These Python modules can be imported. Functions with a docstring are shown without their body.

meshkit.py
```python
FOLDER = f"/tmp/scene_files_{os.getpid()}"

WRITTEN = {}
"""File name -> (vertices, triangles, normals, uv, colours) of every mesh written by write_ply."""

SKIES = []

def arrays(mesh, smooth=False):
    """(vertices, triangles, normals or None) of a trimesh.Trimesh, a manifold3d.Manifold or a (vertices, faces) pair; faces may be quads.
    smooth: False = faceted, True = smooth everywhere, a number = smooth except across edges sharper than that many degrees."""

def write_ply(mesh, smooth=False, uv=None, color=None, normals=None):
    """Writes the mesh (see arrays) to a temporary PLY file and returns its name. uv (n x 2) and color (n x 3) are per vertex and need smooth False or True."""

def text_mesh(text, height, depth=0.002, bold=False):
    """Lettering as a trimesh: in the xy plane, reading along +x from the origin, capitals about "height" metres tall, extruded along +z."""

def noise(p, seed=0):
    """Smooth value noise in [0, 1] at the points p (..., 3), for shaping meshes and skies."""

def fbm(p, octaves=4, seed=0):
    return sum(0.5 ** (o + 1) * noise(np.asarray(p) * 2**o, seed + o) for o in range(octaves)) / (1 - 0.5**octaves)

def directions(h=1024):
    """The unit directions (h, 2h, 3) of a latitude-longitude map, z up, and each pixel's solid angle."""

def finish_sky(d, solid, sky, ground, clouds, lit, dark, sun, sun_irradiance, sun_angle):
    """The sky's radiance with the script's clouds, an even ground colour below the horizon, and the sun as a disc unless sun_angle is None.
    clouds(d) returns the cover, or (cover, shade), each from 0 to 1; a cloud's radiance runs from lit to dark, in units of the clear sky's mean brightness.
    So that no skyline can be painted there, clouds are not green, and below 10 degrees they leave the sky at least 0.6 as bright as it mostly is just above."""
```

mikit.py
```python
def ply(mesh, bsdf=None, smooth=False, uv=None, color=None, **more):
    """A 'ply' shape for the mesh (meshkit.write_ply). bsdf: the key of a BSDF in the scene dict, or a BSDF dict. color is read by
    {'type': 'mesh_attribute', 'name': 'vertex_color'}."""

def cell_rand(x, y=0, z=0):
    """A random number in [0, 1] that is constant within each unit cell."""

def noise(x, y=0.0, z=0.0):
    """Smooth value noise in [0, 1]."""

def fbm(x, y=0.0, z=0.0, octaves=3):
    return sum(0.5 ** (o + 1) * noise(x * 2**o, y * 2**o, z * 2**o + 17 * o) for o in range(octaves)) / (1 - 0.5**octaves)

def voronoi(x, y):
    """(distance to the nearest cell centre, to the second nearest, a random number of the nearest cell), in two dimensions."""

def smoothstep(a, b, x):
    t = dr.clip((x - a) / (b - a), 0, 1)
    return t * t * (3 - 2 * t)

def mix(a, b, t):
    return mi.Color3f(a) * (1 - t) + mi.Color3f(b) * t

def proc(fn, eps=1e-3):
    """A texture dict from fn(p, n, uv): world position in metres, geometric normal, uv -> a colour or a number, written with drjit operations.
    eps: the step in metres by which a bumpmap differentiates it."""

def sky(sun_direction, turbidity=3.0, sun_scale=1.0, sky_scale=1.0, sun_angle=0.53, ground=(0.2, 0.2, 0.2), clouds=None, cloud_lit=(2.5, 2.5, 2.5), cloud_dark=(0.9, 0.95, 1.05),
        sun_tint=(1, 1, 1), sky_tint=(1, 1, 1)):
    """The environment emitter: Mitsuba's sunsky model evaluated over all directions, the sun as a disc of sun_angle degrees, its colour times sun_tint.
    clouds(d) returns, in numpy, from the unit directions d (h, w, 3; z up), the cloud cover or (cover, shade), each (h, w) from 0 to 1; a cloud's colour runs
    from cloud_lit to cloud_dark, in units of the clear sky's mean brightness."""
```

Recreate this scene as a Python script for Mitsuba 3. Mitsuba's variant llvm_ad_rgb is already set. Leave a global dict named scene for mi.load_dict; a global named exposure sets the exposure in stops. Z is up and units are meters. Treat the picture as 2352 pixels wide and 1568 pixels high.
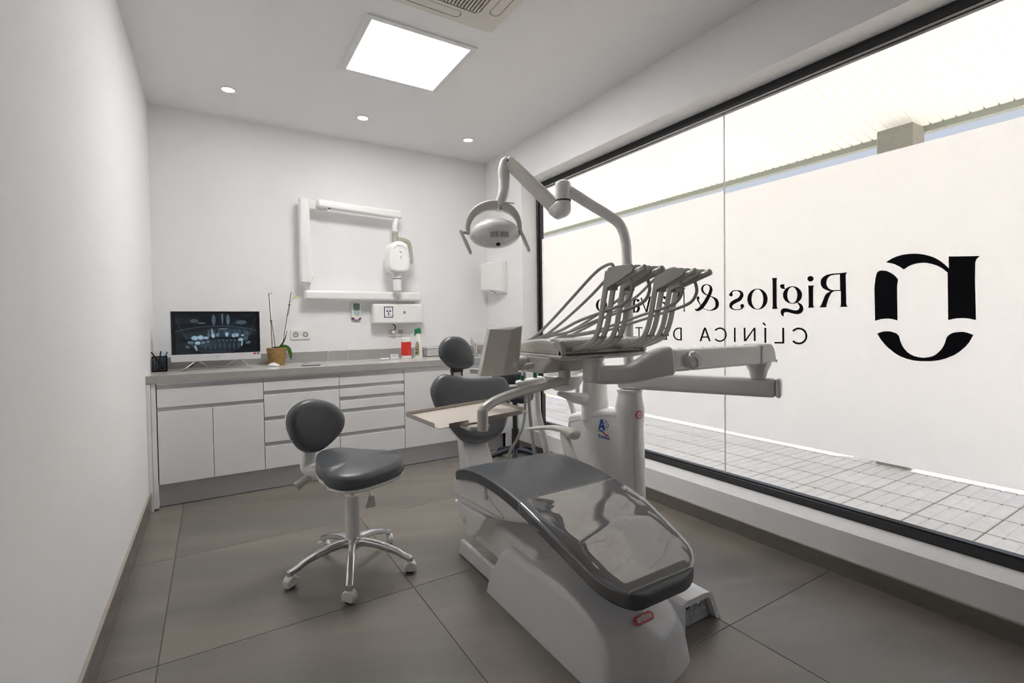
import math
import numpy as np
import trimesh
import mitsuba as mi
import drjit as dr
import shapely
import shapely.geometry as sg
from shapely import affinity
import mikit
import meshkit
from mikit import proc, noise, fbm, smoothstep, mix, cell_rand

T = mi.ScalarTransform4f
scene, labels = {}, {}

# ------------------------------------------------------------------ camera
EYE = np.array([0.38, -4.5988, 1.2199])
YAW, PITCH, ROLL, FOCAL = 0.5512, -0.023, -0.0137, 1119.8
_f = np.array([math.sin(YAW) * math.cos(PITCH), math.cos(YAW) * math.cos(PITCH), math.sin(PITCH)])
_r = np.array([math.cos(YAW), -math.sin(YAW), 0.0])
_u = np.cross(_r, _f)
_u2 = -math.sin(ROLL) * _r + math.cos(ROLL) * _u
scene['camera'] = {
    'type': 'perspective', 'fov': math.degrees(2 * math.atan(1176 / FOCAL)), 'fov_axis': 'x',
    'near_clip': 0.05, 'far_clip': 500.0,
    'principal_point_offset_x': 0.0, 'principal_point_offset_y': 17.5 / 1568,
    'to_world': T().look_at(origin=EYE.tolist(), target=(EYE + _f).tolist(), up=_u2.tolist()),
}
exposure = 0.0

# ------------------------------------------------------------------ sky and sun, main lamps
SKY_SCALE, SUN_SCALE = 3.4, 6.0
scene['sky'] = mikit.sky((0.17, -0.25, 1.5), turbidity=3.5, sky_tint=(1.02, 1.0, 0.98), sky_scale=SKY_SCALE, sun_scale=SUN_SCALE, sun_tint=(0.92, 1.0, 1.14),
                         ground=(0.35, 0.34, 0.33), clouds=lambda d: 0.62 + 0.2 * meshkit.fbm(d * 3.0, 3, 2), cloud_lit=(1.7, 1.7, 1.75), cloud_dark=(1.2, 1.2, 1.25))
PANEL_RADIANCE, SPOT_RADIANCE = 33.0, 33.0

# ------------------------------------------------------------------ helpers
def key_for(name, parent=None):
    k = name if parent is None else parent + '__' + name
    if k not in USED:
        USED.add(k)
        return k
    n = 1
    while f'{k}_{n:03d}' in USED:
        n += 1
    k = f'{k}_{n:03d}'
    USED.add(k)
    return k


USED = set()


def thing(name, label, cat, group=None):
    k = key_for(name)
    labels[k] = {'label': label, 'category': cat}
    if group:
        labels[k]['group'] = group
    return k


def struct(name, label=None):
    k = key_for(name)
    labels[k] = {'kind': 'structure'}
    if label:
        labels[k]['label'] = label
    return k


def put(key, mesh, mat, smooth=32, **kw):
    scene[key] = mikit.ply(mesh, mat, smooth=smooth, **kw)
    return key


def part(parent, name, mesh, mat, smooth=32, label=None, **kw):
    k = key_for(name, parent)
    put(k, mesh, mat, smooth, **kw)
    if label:
        labels[k] = {'label': label}
    return k


def cat(*ms):
    return trimesh.util.concatenate([m for m in ms if m is not None])


def P(*a):
    return np.array(a, float)


def unit(v):
    v = np.asarray(v, float)
    return v / (np.linalg.norm(v) + 1e-12)


def box(x0, x1, y0, y1, z0, z1, b=0.0):
    """A box, its edges chamfered by b."""
    x0, x1 = min(x0, x1), max(x0, x1)
    y0, y1 = min(y0, y1), max(y0, y1)
    z0, z1 = min(z0, z1), max(z0, z1)
    if b <= 0:
        m = trimesh.creation.box((x1 - x0, y1 - y0, z1 - z0))
        m.apply_translation(((x0 + x1) / 2, (y0 + y1) / 2, (z0 + z1) / 2))
        return m
    b = min(b, 0.49 * min(x1 - x0, y1 - y0, z1 - z0))
    pts = []
    for x, sx in ((x0, 1), (x1, -1)):
        for y, sy in ((y0, 1), (y1, -1)):
            for z, sz in ((z0, 1), (z1, -1)):
                pts += [(x, y + sy * b, z + sz * b), (x + sx * b, y, z + sz * b), (x + sx * b, y + sy * b, z)]
    return trimesh.convex.convex_hull(np.array(pts))


_ICO = {n: np.array(trimesh.creation.icosphere(subdivisions=n).vertices) for n in (1, 2, 3)}


def hull(spheres, n=2):
    """The convex hull of spheres [(centre, radius), ...]: rounded boxes, capsules, wedges."""
    return trimesh.convex.convex_hull(np.vstack([np.asarray(c, float) + r * _ICO[n] for c, r in spheres]))


def rbox(x0, x1, y0, y1, z0, z1, r, n=2):
    x0, x1 = min(x0, x1), max(x0, x1)
    y0, y1 = min(y0, y1), max(y0, y1)
    z0, z1 = min(z0, z1), max(z0, z1)
    r = min(r, 0.499 * min(x1 - x0, y1 - y0, z1 - z0))
    return hull([((x, y, z), r) for x in (x0 + r, x1 - r) for y in (y0 + r, y1 - r) for z in (z0 + r, z1 - r)], n)


def spline(pts, n=8, closed=False):
    """Catmull-Rom through the points (any dimension), n steps per span."""
    p = np.asarray(pts, float)
    m = len(p)
    out = []
    for i in range(m if closed else m - 1):
        if closed:
            a, b, c, d = p[(i - 1) % m], p[i], p[(i + 1) % m], p[(i + 2) % m]
        else:
            a, b, c, d = p[max(i - 1, 0)], p[i], p[i + 1], p[min(i + 2, m - 1)]
        for t in np.arange(n) / n:
            out.append(0.5 * (2 * b + (c - a) * t + (2 * a - 5 * b + 4 * c - d) * t ** 2 + (3 * b - a - 3 * c + d) * t ** 3))
    if not closed:
        out.append(p[-1])
    return np.array(out)


def loft(rings, cap=True, closed=True):
    """A mesh through rings (k, n, 3) of the same number of points, with fan caps."""
    r = np.asarray(rings, float)
    k, n = r.shape[:2]
    v = r.reshape(-1, 3)
    i, j = np.meshgrid(np.arange(k - 1), np.arange(n if closed else n - 1), indexing='ij')
    j2 = (j + 1) % n
    q = np.stack([i * n + j, i * n + j2, (i + 1) * n + j2, (i + 1) * n + j], -1).reshape(-1, 4)
    f = [q[:, [0, 1, 2]], q[:, [0, 2, 3]]]
    if cap:
        v = np.vstack([v, r[0].mean(0), r[-1].mean(0)])
        a = np.arange(n)
        b = (a + 1) % n
        f.append(np.stack([b, a, np.full(n, k * n)], 1))
        f.append(np.stack([(k - 1) * n + a, (k - 1) * n + b, np.full(n, k * n + 1)], 1))
    m = trimesh.Trimesh(v, np.vstack(f), process=False)
    if cap and m.volume < 0:
        m.invert()
    return m


def frames(p, up=None):
    p = np.asarray(p, float)
    t = np.gradient(p, axis=0)
    t /= np.linalg.norm(t, axis=1, keepdims=True) + 1e-12
    a = np.zeros_like(p)
    u = np.array(up if up is not None else ((0, 0, 1) if abs(t[0][2]) < 0.9 else (1, 0, 0)), float)
    for i in range(len(p)):
        base = u if (up is not None or i == 0) else a[i - 1]
        w = base - t[i] * np.dot(base, t[i])
        a[i] = w / (np.linalg.norm(w) + 1e-12)
    return t, a, np.cross(t, a)


def sweep(p, ra, rb=None, n=16, power=2.0, up=None):
    """A tube along p: half sizes ra (along 'up') and rb (across), a superellipse of the given power."""
    p = np.asarray(p, float)
    t, a, b = frames(p, up)
    ra = np.broadcast_to(np.asarray(ra, float), (len(p),))
    rb = ra if rb is None else np.broadcast_to(np.asarray(rb, float), (len(p),))
    th = np.arange(n) * 2 * np.pi / n
    c, s = np.cos(th), np.sin(th)
    c, s = np.sign(c) * np.abs(c) ** (2 / power), np.sign(s) * np.abs(s) ** (2 / power)
    return loft(p[:, None] + ra[:, None, None] * c[None, :, None] * a[:, None] + rb[:, None, None] * s[None, :, None] * b[:, None])


def lathe(prof, n=32, at=(0, 0, 0), axis=(0, 0, 1)):
    """Profile [(radius, height), ...] turned about the axis through 'at'."""
    th = np.arange(n) * 2 * np.pi / n
    rings = [np.stack([r * np.cos(th), r * np.sin(th), np.full(n, h)], 1) for r, h in prof]
    m = loft(rings)
    m.apply_transform(trimesh.geometry.align_vectors((0, 0, 1), unit(axis)))
    m.apply_translation(at)
    return m


def cyl(a, b, r, n=24, r2=None, ch=0.0):
    a, b = np.asarray(a, float), np.asarray(b, float)
    h = np.linalg.norm(b - a)
    r2 = r if r2 is None else r2
    prof = [(r - ch, 0), (r, ch), (r2, h - ch), (r2 - ch, h)] if ch > 0 else [(r, 0), (r2, h)]
    return lathe(prof, n, a, b - a)


def ring_normals(p):
    d = np.roll(p, -1, 0) - np.roll(p, 1, 0)
    n = np.stack([d[:, 1], -d[:, 0]], 1)
    n /= np.linalg.norm(n, axis=1, keepdims=True) + 1e-12
    area = 0.5 * np.sum(p[:, 0] * np.roll(p[:, 1], -1) - np.roll(p[:, 0], -1) * p[:, 1])
    return n if area > 0 else -n


def slab(outline, h, r=0.0, steps=3, M=None, r2=None):
    """An outline (n, 2) given thickness h along +z, both rims rounded by r (r2 at the top). For smooth, non-branching outlines."""
    p = np.asarray(outline, float)
    n = ring_normals(p)
    r2 = r if r2 is None else r2
    rings = []
    for k in range(steps + 1 if r > 0 else 1):
        a = math.pi / 2 * k / max(steps, 1)
        rings.append((r * (1 - math.sin(a)), r * (1 - math.cos(a))) if r > 0 else (0, 0))
    for k in range(steps + 1 if r2 > 0 else 1):
        a = math.pi / 2 * k / max(steps, 1)
        rings.append((r2 * (1 - math.cos(a)), h - r2 * (1 - math.sin(a))) if r2 > 0 else (0, h))
    v = [np.column_stack([p - n * i, np.full(len(p), z)]) for i, z in rings]
    body = loft(v, cap=False)
    parts = [body]
    for w, flip in ((v[0], True), (v[-1], False)):
        poly = sg.Polygon(w[:, :2])
        vv, ff = trimesh.creation.triangulate_polygon(poly.buffer(0) if not poly.is_valid else poly, engine='earcut')
        cap = trimesh.Trimesh(np.column_stack([vv, np.full(len(vv), w[0, 2])]), ff, process=False)
        if (cap.face_normals[:, 2].sum() > 0) == flip:
            cap.invert()
        parts.append(cap)
    area = 0.5 * np.sum(p[:, 0] * np.roll(p[:, 1], -1) - np.roll(p[:, 0], -1) * p[:, 1])
    if area < 0:
        body.invert()
    m = cat(*parts)
    m.merge_vertices(digits_vertex=6)
    if M is not None:
        m.apply_transform(M)
    return m


def extr(poly, h, M=None):
    """A shapely polygon (or several) extruded along +z by h."""
    gs = getattr(poly, 'geoms', [poly])
    m = cat(*[trimesh.creation.extrude_polygon(g, h, engine='earcut') for g in gs if g.area > 1e-12])
    if M is not None:
        m.apply_transform(M)
    return m


def rrect(w, h, r, n=5):
    """Rounded rectangle outline centred on the origin."""
    pts = []
    for cx, cy, a0 in ((w / 2 - r, h / 2 - r, 0), (-w / 2 + r, h / 2 - r, 90), (-w / 2 + r, -h / 2 + r, 180), (w / 2 - r, -h / 2 + r, 270)):
        for k in range(n + 1):
            a = math.radians(a0 + 90 * k / n)
            pts.append((cx + r * math.cos(a), cy + r * math.sin(a)))
    return np.array(pts)


def axes(o, u, v, w=None):
    """The matrix that puts x along u, y along v, z along w (u x v) with the origin at o."""
    u, v = np.asarray(u, float), np.asarray(v, float)
    w = np.cross(u, v) if w is None else np.asarray(w, float)
    M = np.eye(4)
    M[:3, 0], M[:3, 1], M[:3, 2], M[:3, 3] = u, v, w, o
    return M


def moved(m, M):
    m = m.copy()
    m.apply_transform(M)
    return m


def rotz(deg, at=(0, 0, 0)):
    return trimesh.transformations.rotation_matrix(math.radians(deg), (0, 0, 1), at)


def grid_surface(fn, nu, nv, th):
    """A thin solid sheet over (u, v) in [0, 1]^2 of thickness th."""
    u, v = np.meshgrid(np.linspace(0, 1, nu), np.linspace(0, 1, nv), indexing='ij')
    p = np.array([[fn(a, b) for a, b in zip(ra, rb)] for ra, rb in zip(u, v)])
    du, dv = np.gradient(p, axis=0), np.gradient(p, axis=1)
    n = np.cross(du, dv)
    n /= np.linalg.norm(n, axis=2, keepdims=True) + 1e-12
    rings = []
    q = p + n * th
    loop = [np.concatenate([p[i], q[i][::-1]]) for i in range(nu)]
    return loft(loop)


# ------------------------------------------------------------------ materials
def mat(name, color, rough=0.5, spec=0.5, metal=0.0, coat=0.0, coat_gloss=0.9, sheen=0.0, two=False, **kw):
    d = {'type': 'principled', 'base_color': color if isinstance(color, dict) else {'type': 'rgb', 'value': list(color)},
         'roughness': rough, 'specular': spec, 'metallic': metal}
    if coat:
        d['clearcoat'] = coat
        d['clearcoat_gloss'] = coat_gloss
    if sheen:
        d['sheen'] = sheen
    d.update(kw)
    scene[name] = {'type': 'twosided', 'bsdf': d} if two else d
    return name


def diffuse(name, color):
    scene[name] = {'type': 'twosided', 'bsdf': {'type': 'diffuse', 'reflectance': color if isinstance(color, dict) else {'type': 'rgb', 'value': list(color)}}}
    return name


diffuse('paint_white', (0.82, 0.82, 0.825))
diffuse('paint_grey', (0.22, 0.215, 0.21))
diffuse('ceiling_white', (0.80, 0.80, 0.805))


def stone(p, n, uv):
    """Grey brown porcelain tile: each tile its own tone, drifting bands and fine grain."""
    tx, ty = dr.floor((p.x - 0.184) / 0.964), dr.floor((p.y + 2.446) / 0.964)
    r = cell_rand(tx, ty, 5)
    q = p.x * 0.34 + p.y * 0.94
    s = p.x * 0.94 - p.y * 0.34
    band = fbm(s * 0.9 + r * 31, q * 4.5 + r * 57, 1.0, 4)
    fine = noise(p.x * 230, p.y * 230) * 0.5 + noise(p.x * 60 * 0.3, p.y * 160) * 0.5
    base = mix((0.126, 0.117, 0.103), (0.180, 0.159, 0.136), smoothstep(0.25, 0.75, band))
    return base * (0.95 + 0.06 * r + 0.10 * (fine - 0.5))


mat('floor_tile', proc(stone), rough=0.33, spec=1.0)
diffuse('grout', (0.16, 0.15, 0.135))


def skirting(p, n, uv):
    f = fbm(p.x * 3, p.y * 9, p.z * 30, 3)
    return mix((0.115, 0.105, 0.095), (0.165, 0.15, 0.135), f)


mat('skirting_tile', proc(skirting), rough=0.4, spec=0.4)
mat('skirting_edge', (0.36, 0.33, 0.29), rough=0.5)
mat('cabinet_white', (0.80, 0.80, 0.80), rough=0.10, spec=0.5)
mat('aluminium', (0.56, 0.57, 0.59), rough=0.36, metal=0.55)
mat('counter_quartz', proc(lambda p, n, uv: mix((0.345, 0.338, 0.325), (0.365, 0.357, 0.343), noise(p.x * 300, p.y * 300, p.z * 300))), rough=0.16, spec=0.5)
mat('frame_black', (0.012, 0.013, 0.016), rough=0.28, spec=0.5)
mat('black_plastic', (0.012, 0.012, 0.013), rough=0.4)
mat('bead_light', (0.45, 0.43, 0.40), rough=0.4)
scene['window_glass'] = {'type': 'thindielectric', 'int_ior': 1.16}
scene['frosted_film'] = {'type': 'principledthin', 'base_color': {'type': 'rgb', 'value': [0.95, 0.95, 0.95]}, 'roughness': 0.6,
                         'diff_trans': 1.7, 'spec_trans': 0.0, 'eta': 1.1}
diffuse('vinyl_black', (0.012, 0.012, 0.015))
mat('plastic_white', (0.80, 0.80, 0.785), rough=0.22, spec=0.5, coat=0.4)
mat('plastic_gloss', (0.80, 0.80, 0.80), rough=0.12, spec=0.5, coat=0.6, coat_gloss=0.97)
mat('plastic_warm', (0.60, 0.575, 0.54), rough=0.3, spec=0.5)
mat('plastic_grey', (0.46, 0.46, 0.43), rough=0.38, spec=0.4)
mat('plastic_grey_dark', (0.23, 0.235, 0.21), rough=0.45)
mat('hose_grey', (0.34, 0.355, 0.345), rough=0.45)


def hide(p, n, uv):
    f = fbm(p.x * 90, p.y * 90, p.z * 90, 3)
    return mix((0.066, 0.072, 0.080), (0.080, 0.087, 0.096), f)


mat('upholstery', proc(hide), rough=0.36, spec=0.5, sheen=0.15)
mat('upholstery_side', (0.032, 0.033, 0.038), rough=0.5, spec=0.4)
mat('chrome', (0.80, 0.80, 0.81), rough=0.07, metal=1.0)
mat('steel', (0.60, 0.60, 0.60), rough=0.28, metal=1.0)
mat('rubber_black', (0.015, 0.015, 0.016), rough=0.6)
# ------------------------------------------------------------------ the room
W, H, YF = 2.905, 2.914, -6.3
SILL, HEAD, REV, GX = 0.21, 2.547, 0.694, 3.073      # window opening and the plane of its frame
put(struct('wall_back'), box(-0.2, W + 0.25, 0, 0.2, 0, H), 'paint_white', smooth=False)
put(struct('wall_left'), box(-0.2, 0, YF, 0, 0, H), 'paint_white', smooth=False)
put(struct('wall_front'), box(-0.2, W + 0.25, YF - 0.2, YF, 0, H), 'paint_grey', smooth=False)
wr = struct('wall_right')
YO = -4.75
put(wr, cat(box(W, W + 0.25, YF, 0, 0, SILL), box(W, W + 0.25, YF, 0, HEAD, H),
            box(W, W + 0.25, -REV, 0, SILL, HEAD), box(W, W + 0.25, YF, YO, SILL, HEAD), box(W + 0.12, W + 0.25, YF, 0.2, H + 0.2, 4.2)), 'paint_white', smooth=False)
put(struct('ceiling'), cat(box(-0.2, W + 0.25, YF - 0.2, 0.2, H + 0.02, H + 0.2), box(-0.2, W + 0.25, YF - 0.2, 0.2, H, H + 0.02)), 'ceiling_white', smooth=False)

fl = struct('floor')
put(fl, box(-0.2, W + 0.1, YF - 0.2, 0.2, -0.1, -0.004), 'grout', smooth=False)
TX, TY, TS = 0.184, -2.446, 0.964
for i in range(-1, 3):
    for j in range(-5, 3):
        x0, x1 = max(TX + i * TS + 0.0012, 0.0), min(TX + (i + 1) * TS - 0.0012, W)
        y0, y1 = max(TY + j * TS + 0.0012, YF), min(TY + (j + 1) * TS - 0.0012, 0.0)
        if x1 - x0 > 0.01 and y1 - y0 > 0.01:
            part(fl, 'tile', box(x0, x1, y0, y1, -0.012, 0.0, 0.001), 'floor_tile', smooth=False)

b = struct('baseboard_left')
put(b, box(0, 0.011, YF, -0.628, 0, 0.128), 'skirting_tile', smooth=False)
part(b, 'top_edge', box(0, 0.012, YF, -0.628, 0.128, 0.133), 'skirting_edge', smooth=False)
b = struct('baseboard_right')
put(b, box(W - 0.010, W, YF, -0.61, 0, 0.078), 'skirting_tile', smooth=False)
part(b, 'top_edge', box(W - 0.011, W, YF, -0.61, 0.078, 0.0826), 'skirting_edge', smooth=False)
put(struct('baseboard_front'), box(0.011, W - 0.011, YF, YF + 0.01, 0, 0.08), 'skirting_tile', smooth=False)

# window: a black frame, two panes meeting at a seam, the film on their outer side
wi = struct('window_1')
part(wi, 'bottom_rail', cat(box(GX, GX + 0.05, YO, -REV, SILL, SILL + 0.045, 0.003), box(GX + 0.012, GX + 0.05, YO, -REV, SILL + 0.045, SILL + 0.052)), 'frame_black', smooth=False)
part(wi, 'top_rail', box(GX, GX + 0.05, YO, -REV, HEAD - 0.048, HEAD, 0.002), 'frame_black', smooth=False)
part(wi, 'glazing_bead', box(GX + 0.004, GX + 0.03, YO, -REV - 0.05, HEAD - 0.060, HEAD - 0.048, 0.002), 'bead_light', smooth=False)
part(wi, 'bottom_edge', box(GX + 0.008, GX + 0.034, YO, -REV - 0.05, HEAD - 0.067, HEAD - 0.060), 'frame_black', smooth=False)
part(wi, 'side_jamb', cat(box(GX, GX + 0.05, -REV - 0.030, -REV, SILL + 0.045, HEAD - 0.048, 0.002), box(GX + 0.012, GX + 0.05, -REV - 0.05, -REV - 0.030, SILL + 0.045, HEAD - 0.048)), 'frame_black', smooth=False)
part(wi, 'side_jamb', box(GX, GX + 0.05, YO, YO + 0.05, SILL + 0.045, HEAD - 0.048, 0.002), 'frame_black', smooth=False)
GP, SEAM = GX + 0.022, -2.708


def sheet(x, y0, y1, z0, z1):
    return trimesh.Trimesh([(x, y0, z0), (x, y1, z0), (x, y1, z1), (x, y0, z1)], [(0, 1, 2), (0, 2, 3)], process=False)


for y0, y1, fb, ft in ((SEAM + 0.002, -REV - 0.04, 0.531, 2.017), (YO + 0.04, SEAM - 0.002, 0.5265, 1.998)):
    pn = part(wi, 'pane', sheet(GP, y0, y1, SILL + 0.04, HEAD - 0.06), 'window_glass', smooth=False)
    part(pn, 'frosted_film', sheet(GP + 0.006, y0, y1, fb, ft), 'frosted_film', smooth=False)
part(wi, 'pane_seam', box(GP - 0.001, GP + 0.008, SEAM - 0.0025, SEAM + 0.0025, SILL + 0.045, HEAD - 0.06), mat('seam_silicone', (0.62, 0.62, 0.64), rough=0.5), smooth=False)

# ------------------------------------------------------------------ outside: pavement tiles, canopy, pillar, kerb and road
diffuse('concrete_joint', (0.36, 0.32, 0.26))


def cement(p, n, uv):
    r = cell_rand(dr.floor((p.x - 4.06) / 0.3275), dr.floor((p.y + 3.013) / 0.3275), 3)
    f = fbm(p.x * 30, p.y * 30, 0.0, 3)
    return mi.Color3f(0.86, 0.86, 0.86) * (0.90 + 0.10 * r + 0.14 * (f - 0.5))


mat('cement_tile', proc(cement), rough=0.7, spec=0.3)
pv = struct('pavement')
jt = [box(W + 0.25, 7.2, -9, 9, -0.25, -0.0075)]
jt += [box(4.06 + 0.3275 * i - 0.005, 4.06 + 0.3275 * i + 0.005, -9, 9, -0.02, -0.0015) for i in range(-2, 9)]
jt += [box(W + 0.255, 7.2, -3.013 + 0.3275 * j - 0.0022, -3.013 + 0.3275 * j + 0.0022, -0.02, -0.003) for j in range(-18, 34)]
put(pv, cat(*jt), 'concrete_joint', smooth=False)
for i in range(-3, 5):
    for j in range(-7, 15):
        x0, y0 = 4.06 + 0.3275 * i, -3.013 + 0.3275 * j
        xa = max(x0 + 0.005, W + 0.255)
        bars = [box(xa, x0 + 0.3225, y0 + 0.0819 * k + 0.0035, y0 + 0.0819 * (k + 1) - 0.0035, -0.02, 0.0, 0.004) for k in range(4)]
        bars.append(box(xa, x0 + 0.3225, y0 + 0.003, y0 + 0.3245, -0.03, -0.0062))
        part(pv, 'tile', cat(*bars), 'cement_tile', smooth=False)
mat('asphalt', proc(lambda p, n, uv: mi.Color3f(0.45, 0.45, 0.45) * (0.8 + 0.4 * noise(p.x * 60, p.y * 60))), rough=0.8)
put(struct('road'), box(7.2, 60, -60, 60, -0.4, -0.15), 'asphalt', smooth=False)
# canopy: ribbed sheet that falls towards the street, on a beam and a pillar
CX0, CZ0, CX1, CZ1 = 3.16, 3.275, 5.31, 2.755
cn = thing('canopy', 'cream ribbed canopy over the pavement outside the window', 'canopy')
scene['canopy_sheet'] = {'type': 'principledthin', 'base_color': {'type': 'rgb', 'value': [0.90, 0.89, 0.86]}, 'roughness': 0.9, 'diff_trans': 0.30, 'spec_trans': 0.0, 'eta': 1.02}
dcan = unit((CX1 - CX0, 0, CZ1 - CZ0))
ncan = np.array([-dcan[2], 0, dcan[0]])
SP = 0.080
Lc = math.hypot(CX1 - CX0, CZ1 - CZ0)
for k in range(-26, 110):
    y = -2.852 + SP * k
    o = P(CX0, y, CZ0)
    pr_ = [(0.0, 0.030), (0.004, 0.006), (0.009, 0.0), (SP - 0.009, 0.0), (SP - 0.004, 0.006), (SP, 0.030)]
    v = [o + P(0, a, 0) + ncan * h + dcan * t for t in (0, Lc) for a, h in pr_]
    f = [q for i in range(5) for q in ((i, i + 6, i + 7), (i, i + 7, i + 1))]
    part(cn, 'slat', trimesh.Trimesh(v, f, process=False), 'canopy_sheet', smooth=False)
mat('beam_green', (0.33, 0.36, 0.31), rough=0.5)
part(cn, 'edge_beam', box(CX1 - 0.005, CX1 + 0.07, -8, 5, CZ1 - 0.045, CZ1 + 0.06, 0.004), 'beam_green', smooth=False, label='grey green edge beam')
mat('render_grey', proc(lambda p, n, uv: mi.Color3f(0.30, 0.30, 0.265) * (0.9 + 0.2 * fbm(p.x * 40, p.y * 40, p.z * 40, 2))), rough=0.8)
pl_ = thing('street_pillar', 'grey square pillar outside holding up the canopy edge', 'pillar')
put(pl_, box(5.08, 5.30, -2.977, -2.732, -0.02, 2.748, 0.006), 'render_grey', smooth=False)
# ------------------------------------------------------------------ ceiling fittings
def lamp(radiance, tint=(1, 1, 1)):
    return {'type': 'area', 'radiance': {'type': 'rgb', 'value': [radiance * c for c in tint]}}


def down_face(x0, x1, y0, y1, z):
    return trimesh.Trimesh([(x0, y0, z), (x1, y0, z), (x1, y1, z), (x0, y1, z)], [(0, 2, 1), (0, 3, 2)], process=False)


mat('lamp_frame', (0.74, 0.74, 0.74), rough=0.4)
diffuse('diffuser', (0.8, 0.8, 0.8))


def panel_light(cx, cy, label):
    t = thing('ceiling_panel_light', label, 'ceiling light')
    a, bb = 0.303, 0.338
    out = sg.box(cx - bb, cy - bb, cx + bb, cy + bb).difference(sg.box(cx - a, cy - a, cx + a, cy + a))
    part(t, 'frame', extr(out, 0.012, axes((0, 0, H - 0.010), (1, 0, 0), (0, 1, 0))), 'lamp_frame', smooth=False)
    part(t, 'diffuser', down_face(cx - a, cx + a, cy - a, cy + a, H - 0.006), 'diffuser', smooth=False, emitter=lamp(PANEL_RADIANCE, (1.0, 0.985, 0.965)))


panel_light(1.475, -1.575, 'square white LED panel lit in the ceiling beside the air conditioner')
for x, y, w in ((0.518, -0.547, 'left'), (1.471, -0.537, 'middle'), (2.436, -0.526, 'right')):
    t = thing('ceiling_spotlight', f'small round recessed spotlight lit in the ceiling, {w} of the row of three', 'spotlight', 'spotlights along the back wall')
    part(t, 'trim_ring', lathe([(0.040, 0.0), (0.050, 0.0), (0.0505, 0.002), (0.047, 0.005), (0.041, 0.005), (0.040, 0.004)], 32, (x, y, H), (0, 0, -1)), 'lamp_frame')
    part(t, 'lens', lathe([(0.0, 0.0), (0.0415, 0.0), (0.0415, 0.002), (0.0, 0.002)], 28, (x, y, H - 0.003), (0, 0, -1)), 'diffuser', emitter=lamp(SPOT_RADIANCE, (1.0, 0.985, 0.96)))

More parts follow.
